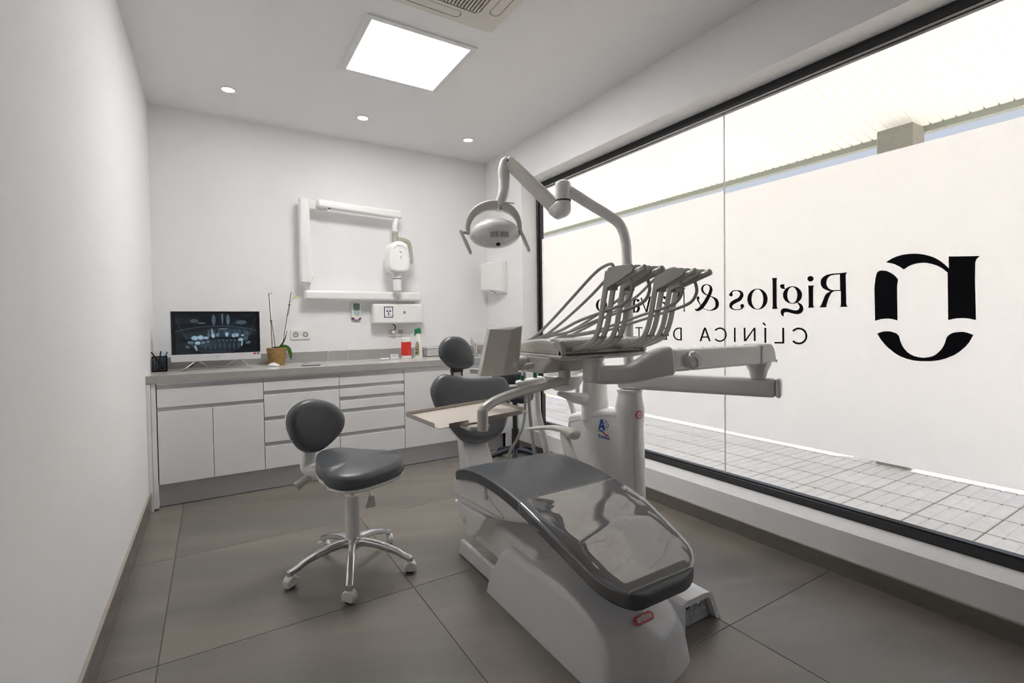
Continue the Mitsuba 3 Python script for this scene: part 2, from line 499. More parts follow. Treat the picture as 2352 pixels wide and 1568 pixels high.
# air conditioner cassette
mat('ac_cream', (0.70, 0.66, 0.60), rough=0.4)
ac = thing('air_conditioner', 'cream ceiling cassette air conditioner with a slatted grille', 'air conditioner')
X0, X1, Y0, Y1 = 0.86, 1.797, -3.05, -2.108
zb = H - 0.022
cx, cy = (X0 + X1) / 2, (Y0 + Y1) / 2
rim = sg.Polygon(rrect(X1 - X0, Y1 - Y0, 0.03))
face = sg.Polygon(rrect(0.905, 0.905, 0.09))
grille = sg.Polygon(rrect(0.62, 0.66, 0.03))
MM = axes((cx, cy, zb), (1, 0, 0), (0, 1, 0))
part(ac, 'housing', slab(rrect(X1 - X0, Y1 - Y0, 0.03), 0.0215, 0.004, 2, MM), 'ac_cream')
lou = [sg.Polygon(rrect(0.46, 0.055, 0.027)), sg.Polygon(rrect(0.055, 0.60, 0.027))]
holes = shapely.union_all([grille, affinity.translate(lou[1], 0.385, 0), affinity.translate(lou[1], -0.385, 0), affinity.translate(lou[0], 0, 0.385), affinity.translate(lou[0], 0, -0.385)])
MF = axes((cx, cy, zb - 0.012), (1, 0, 0), (0, 1, 0))
part(ac, 'face_panel', extr(face.difference(holes.buffer(0.004)), 0.013, MF), 'ac_cream', smooth=False)
diffuse('ac_dark', (0.10, 0.09, 0.08))
gr = part(ac, 'grille', extr(grille, 0.002, axes((cx, cy, zb - 0.002), (1, 0, 0), (0, 1, 0))), 'ac_dark', smooth=False, label='dark slatted intake grille')
for k in range(34):
    x = cx - 0.30 + k * 0.6 / 33
    part(gr, 'slat', box(x - 0.0045, x + 0.0045, cy - 0.325, cy + 0.325, zb - 0.013, zb - 0.003, 0.001), 'ac_cream', smooth=False)
for dx, dy, q in ((0.385, 0, 1), (-0.385, 0, 1), (0, 0.385, 0), (0, -0.385, 0)):
    part(ac, 'louvre', slab(np.array(affinity.translate(lou[q], dx, dy).exterior.coords)[:-1], 0.012, 0.003, 2, MF), 'ac_cream')
# ------------------------------------------------------------------ cabinets, worktop, plinth
YD, YC = -0.6057, -0.6257


def front(t, name, x0, x1, z0, z1):
    return part(t, name, box(x0, x1, YD, YD + 0.019, z0, z1, 0.0012), 'cabinet_white', smooth=False)


def carcass(t, x0, x1):
    part(t, 'body', cat(box(x0 + 0.001, x0 + 0.017, YD + 0.024, -0.012, 0.165, 0.848), box(x1 - 0.017, x1 - 0.001, YD + 0.024, -0.012, 0.165, 0.848),
                        box(x0 + 0.001, x1 - 0.001, YD + 0.055, -0.012, 0.165, 0.835)), 'cabinet_white', smooth=False)
    part(t, 'top_strip', box(x0 + 0.001, x1 - 0.001, YD, YD + 0.02, 0.836, 0.849), 'cabinet_white', smooth=False)


def rail(t, x0, x1, z0, z1):
    part(t, 'finger_rail', cat(box(x0 + 0.002, x1 - 0.002, YD + 0.021, YD + 0.024, z0 - 0.004, z1 + 0.004), box(x0 + 0.002, x1 - 0.002, YD + 0.004, YD + 0.022, z0 - 0.004, z0 - 0.001)), 'aluminium', smooth=False)


def drawers(label, x0, x1, zs):
    t = thing('drawer_cabinet', label, 'cabinet')
    carcass(t, x0, x1)
    rail(t, x0, x1, zs[0][1], 0.836)
    for (a0, a1), (b0, b1) in zip(zs, zs[1:]):
        rail(t, x0, x1, b1, a0)
    for z0, z1 in zs:
        front(t, 'drawer', x0 + 0.002, x1 - 0.002, z0, z1)
    return t


t = thing('base_cabinet', 'white base cabinet with one wide drawer over two doors, below the computer', 'cabinet')
carcass(t, 0.052, 0.690)
rail(t, 0.052, 0.690, 0.807, 0.836)
rail(t, 0.052, 0.690, 0.657, 0.685)
front(t, 'drawer', 0.056, 0.688, 0.685, 0.807)
front(t, 'door', 0.056, 0.3685, 0.167, 0.657)
front(t, 'door', 0.3715, 0.688, 0.167, 0.657)
part(t, 'end_panel', cat(box(0.024, 0.050, YD - 0.004, -0.012, 0.012, 0.848, 0.001), box(0.001, 0.0225, YD - 0.016, -0.012, 0.0, 0.848, 0.001)), 'cabinet_white', smooth=False)
drawers('white cabinet of four drawers, behind the stool backrest', 0.690, 1.226, [(0.742, 0.807), (0.551, 0.713), (0.362, 0.521), (0.167, 0.331)])
drawers('white cabinet of five drawers, behind the stool seat', 1.226, 1.756, [(0.742, 0.804), (0.649, 0.713), (0.551, 0.617), (0.362, 0.520), (0.167, 0.331)])
t = thing('sink_cabinet', 'white base cabinet with plain doors, behind the dental chair backrest', 'cabinet')
carcass(t, 1.756, 2.756)
rail(t, 1.756, 2.756, 0.807, 0.836)
front(t, 'door', 1.759, 2.2545, 0.167, 0.807)
front(t, 'door', 2.2575, 2.754, 0.167, 0.807)
part(t, 'filler_panel', box(2.757, W - 0.001, YD + 0.004, YD + 0.022, 0.0, 0.848), 'cabinet_white', smooth=False)
t = thing('cabinet_plinth', 'brushed aluminium plinth running below the white cabinets', 'plinth')
put(t, box(0.051, 2.755, -0.5457, -0.53, 0.004, 0.164), 'aluminium', smooth=False)

ct = thing('worktop', 'long grey stone worktop over the white cabinets', 'worktop')
SX0, SX1, SY0, SY1 = 2.36, 2.74, -0.47, -0.12
part(ct, 'slab', extr(sg.box(0.0005, YC, W - 0.0005, -0.001).difference(sg.Polygon(rrect(SX1 - SX0, SY1 - SY0, 0.05)).buffer(0) if False else affinity.translate(sg.Polygon(rrect(SX1 - SX0, SY1 - SY0, 0.05)), (SX0 + SX1) / 2, (SY0 + SY1) / 2)), 0.0495, axes((0, 0, 0.8505), (1, 0, 0), (0, 1, 0))), 'counter_quartz', smooth=False)
part(ct, 'backsplash', box(0.0005, W - 0.0005, -0.0215, -0.001, 0.9, 0.988, 0.001), 'counter_quartz', smooth=False)
# ------------------------------------------------------------------ dental chair
XC = 1.62


def pad(outline, M, th, r, crown, steps=4, rings=7):
    """An upholstered pad: flat back, rounded rim, crowned face, from a closed outline."""
    p = np.asarray(outline, float)
    c = p.mean(0)
    n = ring_normals(p)
    L = []
    for k in range(steps + 1):
        a = math.pi / 2 * k / steps
        L.append(np.column_stack([p - n * r * 0.5 * (1 - math.sin(a)), np.full(len(p), r * 0.5 * (1 - math.cos(a)))]))
    for k in range(1, steps + 1):
        a = math.pi / 2 * k / steps
        L.append(np.column_stack([p - n * r * (1 - math.cos(a)), np.full(len(p), th - r + r * math.sin(a))]))
    q = p - n * r
    for k in range(1, rings):
        s = 1 - k / rings
        L.append(np.column_stack([c + (q - c) * s, np.full(len(p), th + crown * (1 - s * s))]))
    m = loft(L)
    m.apply_transform(M)
    return m


dc = thing('dental_chair', 'white reclining dental chair with charcoal upholstery, in the middle of the room', 'dental chair')
# base cover: side profile (y, z) lofted over x, its front bowed
prof = spline([(-2.665, 0.0), (-2.70, 0.12), (-2.785, 0.236), (-2.90, 0.243), (-3.08, 0.246), (-3.22, 0.243), (-3.33, 0.222), (-3.42, 0.182), (-3.478, 0.11), (-3.50, 0.0)], 6)
rings = []
for k in range(-12, 13):
    u = k / 12
    ins = 0.0
    au = abs(u)
    x = 0.206 * math.sin(u * math.pi / 2) if False else 0.206 * u
    rim = max(0.0, (au - 0.86) / 0.14)
    rr = 0.030 * (1 - math.sqrt(max(0.0, 1 - rim * rim)))
    ring = []
    for (y, z) in prof:
        zz = max(0.0, z - rr * (z / 0.24)) + 0.012 * (1 - u * u) * (z / 0.24)
        yy = y + (0.045 * u * u + rr * 0.4) * (1 if y < -3.0 else 0) * min(1.0, (-3.0 - y) / 0.45 if y < -3.0 else 0)
        ring.append((XC + x * (1 - 0.10 * (z / 0.24) * au), yy, zz))
    ring += [(XC + x, -3.3, 0.0), (XC + x, -2.9, 0.0)]
    rings.append(ring)
part(dc, 'base_cover', loft(rings), 'plastic_gloss', smooth=40)
fp = part(dc, 'floor_plate', cat(box(1.47, 1.77, -2.72, -2.29, 0.0, 0.018, 0.004)), 'plastic_grey_dark', smooth=False)
rails = [hull([((1.474, -2.27, 0.012), 0.010), ((1.474, -2.30, 0.078), 0.012), ((1.474, -2.70, 0.078), 0.012), ((1.474, -2.70, 0.012), 0.010)]),
         hull([((1.766, -2.27, 0.012), 0.010), ((1.766, -2.30, 0.078), 0.012), ((1.766, -2.70, 0.078), 0.012), ((1.766, -2.70, 0.012), 0.010)])]
for m in rails:
    part(dc, 'plate_rail', m, 'plastic_white')
part(dc, 'lift_arm', hull([((x, y, z), 0.022) for x in (1.50, 1.74) for y, z in ((-2.44, 0.155), (-2.42, 0.26), (-2.96, 0.262), (-2.93, 0.20), (-2.72, 0.14))]), 'plastic_white')
hinge = np.array([(-2.355, 0.33), (-2.50, 0.338), (-2.665, 0.345), (-2.665, 0.315), (-2.60, 0.245), (-2.545, 0.205), (-2.50, 0.200), (-2.43, 0.235), (-2.365, 0.295)])
YZ = lambda x: axes((x, 0, 0), (0, 1, 0), (0, 0, 1))      # local x, y -> world y, z; thickness along +x
hc = part(dc, 'hinge_cover', slab(spline(hinge, 3, True), 0.43, 0.012, 3, YZ(1.405)), 'plastic_white')
mat('warning_yellow', (0.75, 0.42, 0.02), rough=0.4)
part(hc, 'warning_sticker', extr(sg.Polygon([(-2.452, 0.252), (-2.474, 0.252), (-2.463, 0.280)]), 0.0012, YZ(1.4042)), 'warning_yellow', smooth=False, label='small yellow warning triangle')
shell = np.array([(-2.37, 0.455), (-2.50, 0.475), (-2.66, 0.497), (-2.80, 0.505), (-2.92, 0.495), (-3.03, 0.470), (-3.06, 0.452), (-3.00, 0.430), (-2.92, 0.405), (-2.80, 0.378), (-2.65, 0.352), (-2.45, 0.338), (-2.37, 0.345)])
sh = part(dc, 'seat_shell', slab(spline(shell, 3, True), 0.45, 0.022, 4, YZ(1.397)), 'plastic_white')
part(sh, 'shell_seam', sweep(spline([(1.3965, -2.40, 0.372), (1.3965, -2.58, 0.384), (1.3965, -2.80, 0.396), (1.3965, -2.86, 0.408), (1.3965, -2.79, 0.432), (1.3965, -2.72, 0.46)], 6), 0.0022, n=6), 'seam_grey' if 'seam_grey' in scene else mat('seam_grey', (0.42, 0.40, 0.38), rough=0.5), smooth=True)
part(sh, 'pivot_boss', hull([((1.393, -2.705, 0.478), 0.013), ((1.393, -2.712, 0.452), 0.013)]), 'plastic_white')
# seat and leg rest: one bent pad, rounded at the foot
ytop = np.array([(-2.425, 0.497), (-2.50, 0.535), (-2.60, 0.554), (-2.70, 0.560), (-2.80, 0.558), (-2.90, 0.551), (-3.03, 0.532), (-3.20, 0.492), (-3.36, 0.456), (-3.45, 0.434), (-3.60, 0.398)])


def ztop(y):
    return float(np.interp(-y, -ytop[:, 0], ytop[:, 1]))


_ys = np.linspace(-2.425, -3.60, 200)
_zs = np.array([ztop(y) for y in _ys])
_k = np.ones(17) / 17
_zs = np.convolve(np.pad(_zs, 8, mode='edge'), _k, 'valid')


def zsm(y):
    return float(np.interp(-y, -_ys, _zs))


def halfwidths(y):
    """Left and right edges of the pad at y."""
    e0, e1 = 1.368, 1.872 - 0.10 * max(0.0, (-3.20 - y) / 0.38)
    yf = -3.578
    rc = 0.15
    if y < yf + rc:
        t = min(1.0, (yf + rc - y) / rc)
        d = rc * (1 - math.sqrt(max(0.0, 1 - t ** 2.2)))
        e0, e1 = e0 + d * 0.75, e1 - d * 1.1
    if y > -2.47:
        t = min(1.0, (y + 2.47) / 0.05)
        d = 0.05 * (1 - math.sqrt(max(0.0, 1 - t * t)))
        e0, e1 = e0 + d * 0.5, e1 - d
    return e0, e1


def pad_rings(off, ys, half=0.0265, power=30.0, n=96, droop=0.002):
    th = np.arange(n) * 2 * math.pi / n
    c, s = np.cos(th), np.sin(th)
    cx, cz = np.sign(c) * np.abs(c) ** (2 / power), np.sign(s) * np.abs(s) ** (2 / 8.0)
    out = []
    for y, f in ys:
        e0, e1 = halfwidths(y)
        h = half * f + off
        w = (e1 - e0) / 2 - half * (1 - f) * 0.5 + off
        xm = (e0 + e1) / 2
        z = zsm(y) - half
        out.append(np.stack([xm + w * cx, np.full(n, y), z + h * cz - droop * np.abs(cx) ** 4 * (cz > 0) * cz], 1))
    return out


st = [(-2.425, 0.35), (-2.4275, 0.62), (-2.432, 0.82), (-2.44, 0.95)] + [(y, 1.0) for y in np.linspace(-2.455, -3.44, 42)]
st += [(-3.578 + 0.15 * (1 - math.sin(math.pi / 2 * k / 14)) , 1.0) for k in range(1, 11)]
st += [(-3.566, 0.97), (-3.572, 0.88), (-3.5765, 0.70), (-3.578, 0.45)]
part(dc, 'seat_cushion', loft(pad_rings(0.0, st)), 'upholstery', smooth=50)
# clear sleeve over the leg rest
scene['clear_vinyl'] = {'type': 'thindielectric', 'int_ior': 1.72}


def sleeve():
    n = 57
    y = np.concatenate([np.linspace(-3.03, -3.43, 60), [-3.578 + 0.15 * (1 - math.sin(math.pi / 2 * k / 14)) for k in range(1, 10)]])
    th = np.unique(np.concatenate([np.linspace(math.radians(-1), math.radians(32), 60), np.linspace(math.radians(32), math.radians(148), 120), np.linspace(math.radians(148), math.radians(181), 60)]))
    c, s = np.cos(th), np.sin(th)
    cx, cz = np.sign(c) * np.abs(c) ** (2 / 30.0), np.sign(s) * np.abs(s) ** (2 / 8.0)
    rows = []
    for yy in y:
        e0, e1 = halfwidths(yy)
        w, xm = (e1 - e0) / 2 + 0.0035, (e0 + e1) / 2
        z = zsm(yy) - 0.0265 + 0.0305 * cz - 0.002 * np.abs(cx) ** 4 * (cz > 0) * cz
        P3 = np.stack([xm + w * cx, np.full(len(cx), yy), z], 1)
        q = np.stack([P3[:, 0] * 7.0, P3[:, 1] * 5.0, P3[:, 2] * 3], 1)
        wob = (meshkit.fbm(q, 3, 5) - 0.5) * 0.010 + (meshkit.noise(P3 * np.array([28, 9, 9]), 3) - 0.5) * 0.0022
        P3[:, 2] += np.abs(wob) * np.clip((0.97 - np.abs(cx)) / 0.1, 0, 1)
        rows.append(P3)
    r = np.array(rows)
    k, m = r.shape[:2]
    i, j = np.meshgrid(np.arange(k - 1), np.arange(m - 1), indexing='ij')
    q = np.stack([i * m + j, i * m + j + 1, (i + 1) * m + j + 1, (i + 1) * m + j], -1).reshape(-1, 4)
    return trimesh.Trimesh(r.reshape(-1, 3), np.vstack([q[:, [0, 1, 2]], q[:, [0, 2, 3]]]), process=False), r


sl, slr = sleeve()
ks = part(dc, 'leg_cover', sl, 'clear_vinyl', smooth=True, label='clear glossy plastic sleeve over the leg rest')
mat('vinyl_hem', (0.55, 0.56, 0.58), rough=0.25)
part(ks, 'hem', sweep(slr[0] + P(0, 0.001, 0.001), 0.0016, n=6), 'vinyl_hem', smooth=True)
part(ks, 'hem', sweep(slr[-1][50:-50:2] + P(0, -0.001, 0.001), 0.0014, n=6), 'vinyl_hem', smooth=True)
# backrest, headrest, mast
dB = unit((0, 0.20, 0.40))
BACK = spline([(-0.240, 0.331), (-0.226, 0.379), (-0.190, 0.418), (-0.148, 0.431), (-0.100, 0.419), (-0.015, 0.395), (0.11, 0.390), (0.190, 0.392), (0.232, 0.367), (0.246, 0.290), (0.216, 0.208), (0.160, 0.099), (0.098, 0.046), (-0.015, 0.022), (-0.105, 0.046), (-0.155, 0.110), (-0.200, 0.206), (-0.228, 0.256)], 5, True)
MB = axes((XC, -2.30, 0.56), (1, 0, 0), dB)           # faces -y and up
part(dc, 'backrest', pad(BACK, axes((XC, -2.255, 0.538), (1, 0, 0), dB), 0.062, 0.034, 0.004), 'upholstery', smooth=60)
part(dc, 'backrest_shell', slab(BACK * 0.93 + P(0, 0.015), 0.045, 0.03, 4, axes((XC, -2.205, 0.518), (1, 0, 0), dB), r2=0.0), 'plastic_white')
dH = unit((0, 0.10, 0.40))
HEADO = spline([(-0.132, 0.011), (-0.126, 0.049), (-0.106, 0.080), (-0.075, 0.102), (-0.036, 0.109), (0.016, 0.100), (0.054, 0.071), (0.080, 0.026), (0.090, -0.028), (0.084, -0.062), (0.062, -0.083), (0.017, -0.093), (-0.046, -0.091), (-0.082, -0.070), (-0.108, -0.042), (-0.127, -0.016)], 5, True)
part(dc, 'headrest', pad(HEADO, axes((1.645, -1.915, 1.03), (1, 0, 0), dH), 0.06, 0.034, 0.006), 'upholstery', smooth=60)
part(dc, 'headrest_shell', slab(HEADO * 0.9, 0.03, 0.02, 3, axes((1.645, -1.888, 1.023), (1, 0, 0), dH), r2=0.0), 'plastic_grey')
hm = part(dc, 'headrest_stem', hull([((1.585, -1.955, 0.93), 0.008), ((1.640, -1.955, 0.93), 0.008), ((1.590, -1.995, 0.80), 0.008), ((1.636, -1.995, 0.80), 0.008)]), 'plastic_warm')
part(hm, 'clamp', cat(box(1.574, 1.652, -1.968, -1.950, 0.930, 0.952, 0.002), box(1.578, 1.588, -1.970, -1.945, 0.905, 0.94, 0.002), box(1.638, 1.648, -1.970, -1.945, 0.905, 0.94, 0.002)), 'black_plastic', smooth=False)
mast = [((x, y, z), 0.014) for x in (1.528, 1.650) for y, z in ((-2.19, 0.60), (-2.165, 0.60))] + [((x, y, z), 0.014) for x in (1.527, 1.664) for y, z in ((-2.30, 0.42), (-2.20, 0.42))]
part(dc, 'backrest_mast', hull(mast), 'plastic_white')
# armrest on the far side, and its strut
arm = spline([(1.965, -2.205, 0.590), (1.965, -2.30, 0.612), (1.965, -2.42, 0.637), (1.965, -2.52, 0.645), (1.965, -2.60, 0.640), (1.965, -2.645, 0.632)], 6)
t = np.linspace(0, 1, len(arm))
part(dc, 'armrest', sweep(arm, np.interp(t, [0, 0.05, 0.6, 0.8, 0.95, 1.0], [0.006, 0.011, 0.014, 0.026, 0.024, 0.008]), np.interp(t, [0, 0.05, 0.6, 0.8, 0.95, 1.0], [0.012, 0.026, 0.028, 0.036, 0.032, 0.010]), n=20, power=2.6), 'plastic_warm', smooth=60)
part(dc, 'armrest_strut', hull([((1.955, -2.535, 0.618), 0.014), ((1.955, -2.565, 0.618), 0.014), ((1.93, -2.66, 0.52), 0.018), ((1.90, -2.69, 0.46), 0.022)]), 'plastic_warm')
# red maker's badge on the base nose
mat('badge_red', (0.42, 0.02, 0.03), rough=0.25)
bn = unit((0, -0.55, 0.62))
bo = P(1.622, -3.418, 0.196)
bu = unit((1, 0.02, 0))
bv = unit(np.cross(bn, bu))
bd = part(dc, 'badge', slab(rrect(0.092, 0.030, 0.0148, 6), 0.004, 0.001, 2, axes(bo, bu, bv)), 'badge_red', label='red oval maker badge')
part(bd, 'lettering', moved(meshkit.text_mesh('anthos', 0.0165, 0.0012, bold=True), axes(bo - bu * 0.034 - bv * 0.0065 + np.cross(bu, bv) * 0.0041, bu * 0.95, bv, np.cross(bu, bv))), mat('print_white', (0.8, 0.8, 0.8), rough=0.4), smooth=False)

# control box beside the base
fb = thing('control_box', 'white control box with connection panel on the floor, right of the dental chair base', 'control box')
cov = np.array([(1.90, 0.0), (1.90, 0.118), (1.93, 0.128), (2.03, 0.128), (2.065, 0.122), (2.083, 0.108), (2.125, 0.012), (2.132, 0.0), (2.112, 0.0), (2.104, 0.012), (2.066, 0.10), (2.055, 0.106), (1.915, 0.106), (1.915, 0.0)])
XZ = lambda y: axes((0, y, 0), (1, 0, 0), (0, 0, 1), (0, -1, 0))
part(fb, 'cover', extr(sg.Polygon(cov).buffer(0.001), 0.50, axes((0, -2.855, 0), (1, 0, 0), (0, 0, 1))), 'plastic_gloss', smooth=25)
mat('panel_grey', (0.42, 0.44, 0.47), rough=0.4)
pn = part(fb, 'panel', cat(extr(sg.Polygon([(1.955, 0.004), (2.094, 0.004), (2.058, 0.104), (1.940, 0.104)]), 0.01, axes((0, -3.318, 0), (1, 0, 0), (0, 0, 1))), extr(sg.Polygon([(1.915, 0.004), (1.955, 0.004), (1.940, 0.104), (1.915, 0.104)]), 0.01, axes((0, -3.285, 0), (1, 0, 0), (0, 0, 1)))), 'panel_grey', smooth=False)
mat('switch_teal', (0.02, 0.42, 0.38), rough=0.3)
part(fb, 'switch', box(1.920, 1.943, -3.306, -3.292, 0.052, 0.090, 0.002), 'switch_teal', smooth=False, label='teal rocker switch')
part(fb, 'socket', lathe([(0.0, 0.0), (0.011, 0.0), (0.011, 0.003), (0.0, 0.003)], 20, (1.960, -3.328, 0.083), (0, -1, 0)), 'black_plastic')
part(fb, 'connector', lathe([(0.0, 0), (0.010, 0.0), (0.010, 0.006), (0.006, 0.008), (0.006, 0.018), (0.0075, 0.019), (0.0075, 0.024), (0.004, 0.025), (0.004, 0.034), (0.0, 0.034)], 18, (2.020, -3.328, 0.076), (0, -1, 0.05)), 'chrome')
mat('print_grey', (0.14, 0.15, 0.17), rough=0.6)
part(pn, 'marking', extr(shapely.union_all([sg.box(1.972, 0.034, 2.000, 0.088).difference(sg.box(1.9735, 0.0355, 1.9985, 0.0865)), sg.Point(2.045, 0.088).buffer(0.006).difference(sg.Point(2.045, 0.088).buffer(0.005)), sg.Point(2.047, 0.060).buffer(0.007).difference(sg.Point(2.047, 0.060).buffer(0.0058)), sg.box(1.972, 0.024, 1.996, 0.0255), sg.box(1.978, 0.018, 1.992, 0.0192), sg.box(2.008, 0.058, 2.020, 0.0592)]), 0.0006, axes((0, -3.328, 0), (1, 0, 0), (0, 0, 1))), 'print_grey', smooth=False)
# ------------------------------------------------------------------ water unit: the white column beside the chair, with the cuspidor
wu = thing('water_unit', 'white dental water unit column with a cuspidor, between the chair and the window', 'dental unit')


def stadium(x0, x1, y0, y1, r0, n=10):
    """Plan outline: square corners (r0) at the back y1, a half round at the front y0."""
    r = (x1 - x0) / 2
    xm = (x0 + x1) / 2
    pts = [(xm + r * math.cos(a), y0 + r + r * math.sin(a)) for a in np.linspace(math.pi, 2 * math.pi, 2 * n)]
    for cx, cy, a0 in ((x1 - r0, y1 - r0, 0), (x0 + r0, y1 - r0, 90)):
        pts += [(cx + r0 * math.cos(math.radians(a0 + 90 * k / 5)), cy + r0 * math.sin(math.radians(a0 + 90 * k / 5))) for k in range(6)]
    return np.array(pts)


UO = stadium(2.18, 2.325, -2.805, -2.275, 0.040)
cu = UO.mean(0)


def utop(y):
    return float(np.interp(-y, [2.275, 2.31, 2.44, 2.60, 2.80], [0.632, 0.672, 0.713, 0.742, 0.768]))


def smooth01(t):
    t = min(1.0, max(0.0, t))
    return t * t * (3 - 2 * t)


nrm = ring_normals(UO)
rings = []
for f in (0.0, 0.3, 0.6, 0.85):
    rings.append(np.column_stack([UO + nrm * 0.012 * (1 - f) ** 1.5 * (UO[:, :1] > 2.2), [utop(y) * f for y in UO[:, 1]]]))
for k in range(6):
    a = math.pi / 2 * k / 5
    q = UO - nrm * 0.022 * (1 - math.cos(a))
    rings.append(np.column_stack([q, [utop(y) - 0.022 * (1 - math.sin(a)) for y in UO[:, 1]]]))
for s in (0.8, 0.5, 0.2):
    q = cu + (UO - nrm * 0.022 - cu) * s
    rings.append(np.column_stack([q, [utop(y) for y in q[:, 1]]]))
part(wu, 'body', loft(rings), 'plastic_white', smooth=35)
for pts in ([(-2.302, 0.590), (-2.304, 0.608), (-2.327, 0.629), (-2.439, 0.664), (-2.56, 0.697), (-2.656, 0.716), (-2.73, 0.722)],):
    part(wu, 'seam', sweep(spline([(2.1795, y, z) for y, z in pts], 6), 0.0016, n=6), 'seam_grey', smooth=True)
part(wu, 'seam', sweep([(2.2525 + 0.0775 * math.cos(math.radians(243)), -2.7325 + 0.0775 * math.sin(math.radians(243)), z) for z in np.linspace(0.04, 0.66, 12)], 0.0013, n=6), 'seam_grey', smooth=True)
part(wu, 'arm_post', loft([[(2.2525 + r * math.cos(a), -2.7325 + r * math.sin(a), z - (0.045 * max(0.0, -math.sin(a)) if k == 0 else 0)) for a in np.linspace(0, 2 * math.pi, 48, endpoint=False)] for k, (r, z) in enumerate(((0.0755, 0.705), (0.0755, 0.765), (0.068, 0.80), (0.062, 0.845), (0.066, 0.847), (0.066, 0.8605), (0.03, 0.862)))]), 'plastic_white', smooth=40)
ba = math.radians(262)
bx = unit((math.cos(ba), math.sin(ba), 0))
bt = P(2.2525, -2.7325, 0.737) + bx * 0.0745
mat('button_pink', (0.55, 0.06, 0.13), rough=0.35)
bp = part(wu, 'button', lathe([(0.0, 0.0), (0.021, 0.0), (0.021, 0.010), (0.019, 0.012), (0.0, 0.012)], 28, bt - bx * 0.004, bx), 'button_pink', label='round white button with a pink rim')
part(bp, 'face', lathe([(0.0, 0.0), (0.015, 0.0), (0.015, 0.0012), (0.0, 0.0012)], 24, bt + bx * 0.008, bx), 'print_white')
part(bp, 'mark', lathe([(0.0, 0.0), (0.0055, 0.0), (0.0055, 0.001), (0.0, 0.001)], 16, bt + bx * 0.0092, bx), 'button_pink')
# cuspidor tower and bowl
part(wu, 'tower', lathe([(0.082, 0.66), (0.080, 0.70), (0.074, 0.78), (0.066, 0.90), (0.058, 0.985), (0.045, 1.0), (0.0, 1.003)], 40, (2.25, -2.46, 0)), 'plastic_white')
part(wu, 'bowl_arm', hull([((2.24, -2.46, 0.78), 0.03), ((2.20, -2.46, 0.755), 0.02), ((2.06, -2.48, 0.815), 0.012), ((2.06, -2.42, 0.815), 0.012), ((2.00, -2.45, 0.825), 0.012), ((2.10, -2.45, 0.78), 0.015)]), 'plastic_white')
part(wu, 'bowl', lathe([(0.0, 0.842), (0.05, 0.843), (0.082, 0.860), (0.104, 0.895), (0.112, 0.925), (0.108, 0.928), (0.098, 0.905), (0.07, 0.872), (0.0, 0.862)], 40, (2.035, -2.45, 0)), 'plastic_white')
part(wu, 'cup_rest', cat(lathe([(0.0, 0.93), (0.045, 0.93), (0.047, 0.935), (0.047, 0.952), (0.044, 0.955), (0.0, 0.955)], 28, (2.17, -2.40, 0)), cyl((2.17, -2.40, 0.80), (2.17, -2.40, 0.935), 0.012)), 'plastic_white')
# printed badge on the column: blue A, outlined cross, red and blue wave, name
mat('print_blue', (0.01, 0.07, 0.30), rough=0.4)
mat('print_red', (0.42, 0.03, 0.03), rough=0.4)
SX = axes((2.1795, 0, 0), (0, -1, 0), (0, 0, 1), (-1, 0, 0))       # local x = -y


def on_side(poly, h=0.0008):
    return extr(poly, h, SX)


ay, az = 2.566, 0.628
A = sg.Polygon([(0, 0), (0.021, 0.058), (0.036, 0.058), (0.054, 0), (0.038, 0), (0.034, 0.012), (0.018, 0.012), (0.0145, 0)], [[(0.0215, 0.024), (0.031, 0.024), (0.0265, 0.041)]])
lg = part(wu, 'sticker', on_side(affinity.translate(A, ay, az)), 'print_blue', smooth=False, label='blue and red A plus sticker')
cr = shapely.union_all([sg.box(-0.007, -0.022, 0.007, 0.022), sg.box(-0.022, -0.007, 0.022, 0.007)])
part(lg, 'cross', on_side(affinity.translate(cr.difference(cr.buffer(-0.0022, join_style=2)), ay + 0.062, az + 0.033)), 'print_blue', smooth=False)
xs = np.linspace(0, 1, 24)
wav = [(x * 0.092 - 0.006, -0.012 + 0.008 * math.sin((x - 0.02) * 2 * math.pi) - 0.004 * x) for x in xs]
wth = 0.0045 * np.sin(np.pi * xs) ** 0.7 + 0.0006
for i0, i1, m in ((0, 11, 'print_blue'), (10, 24, 'print_red')):
    up = [(a, b + w) for (a, b), w in zip(wav[i0:i1], wth[i0:i1])]
    dn = [(a, b - w) for (a, b), w in zip(wav[i0:i1], wth[i0:i1])]
    part(lg, 'wave', on_side(affinity.translate(sg.Polygon(up + dn[::-1]).buffer(0), ay, az)), m, smooth=False)
part(lg, 'name', moved(meshkit.text_mesh('Schmidt', 0.0165, 0.0008, bold=True), axes((2.1795, -(ay - 0.002), az - 0.045), (0, -1.05, 0), (0, 0, 1), (-1, 0, 0))), 'print_blue', smooth=False)

# ------------------------------------------------------------------ delivery unit: beam, pantograph arm, head, arms, screen
du = thing('delivery_unit', 'white dental delivery unit on a jointed arm, hanging over the chair', 'dental unit')


def beam(a, b, hh, hw, power=5.0, ends=(0.35, 0.35)):
    a, b = np.asarray(a, float), np.asarray(b, float)
    d = b - a
    L = np.linalg.norm(d)
    ts = [0, 0.004 / L, 0.012 / L, 1 - 0.012 / L, 1 - 0.004 / L, 1]
    f = np.array([0.80, 0.94, 1.0, 1.0, 0.94, 0.80])
    return sweep([a + d * t for t in ts], hh * f, hw * f, n=40, power=power, up=(0, 0, 1))


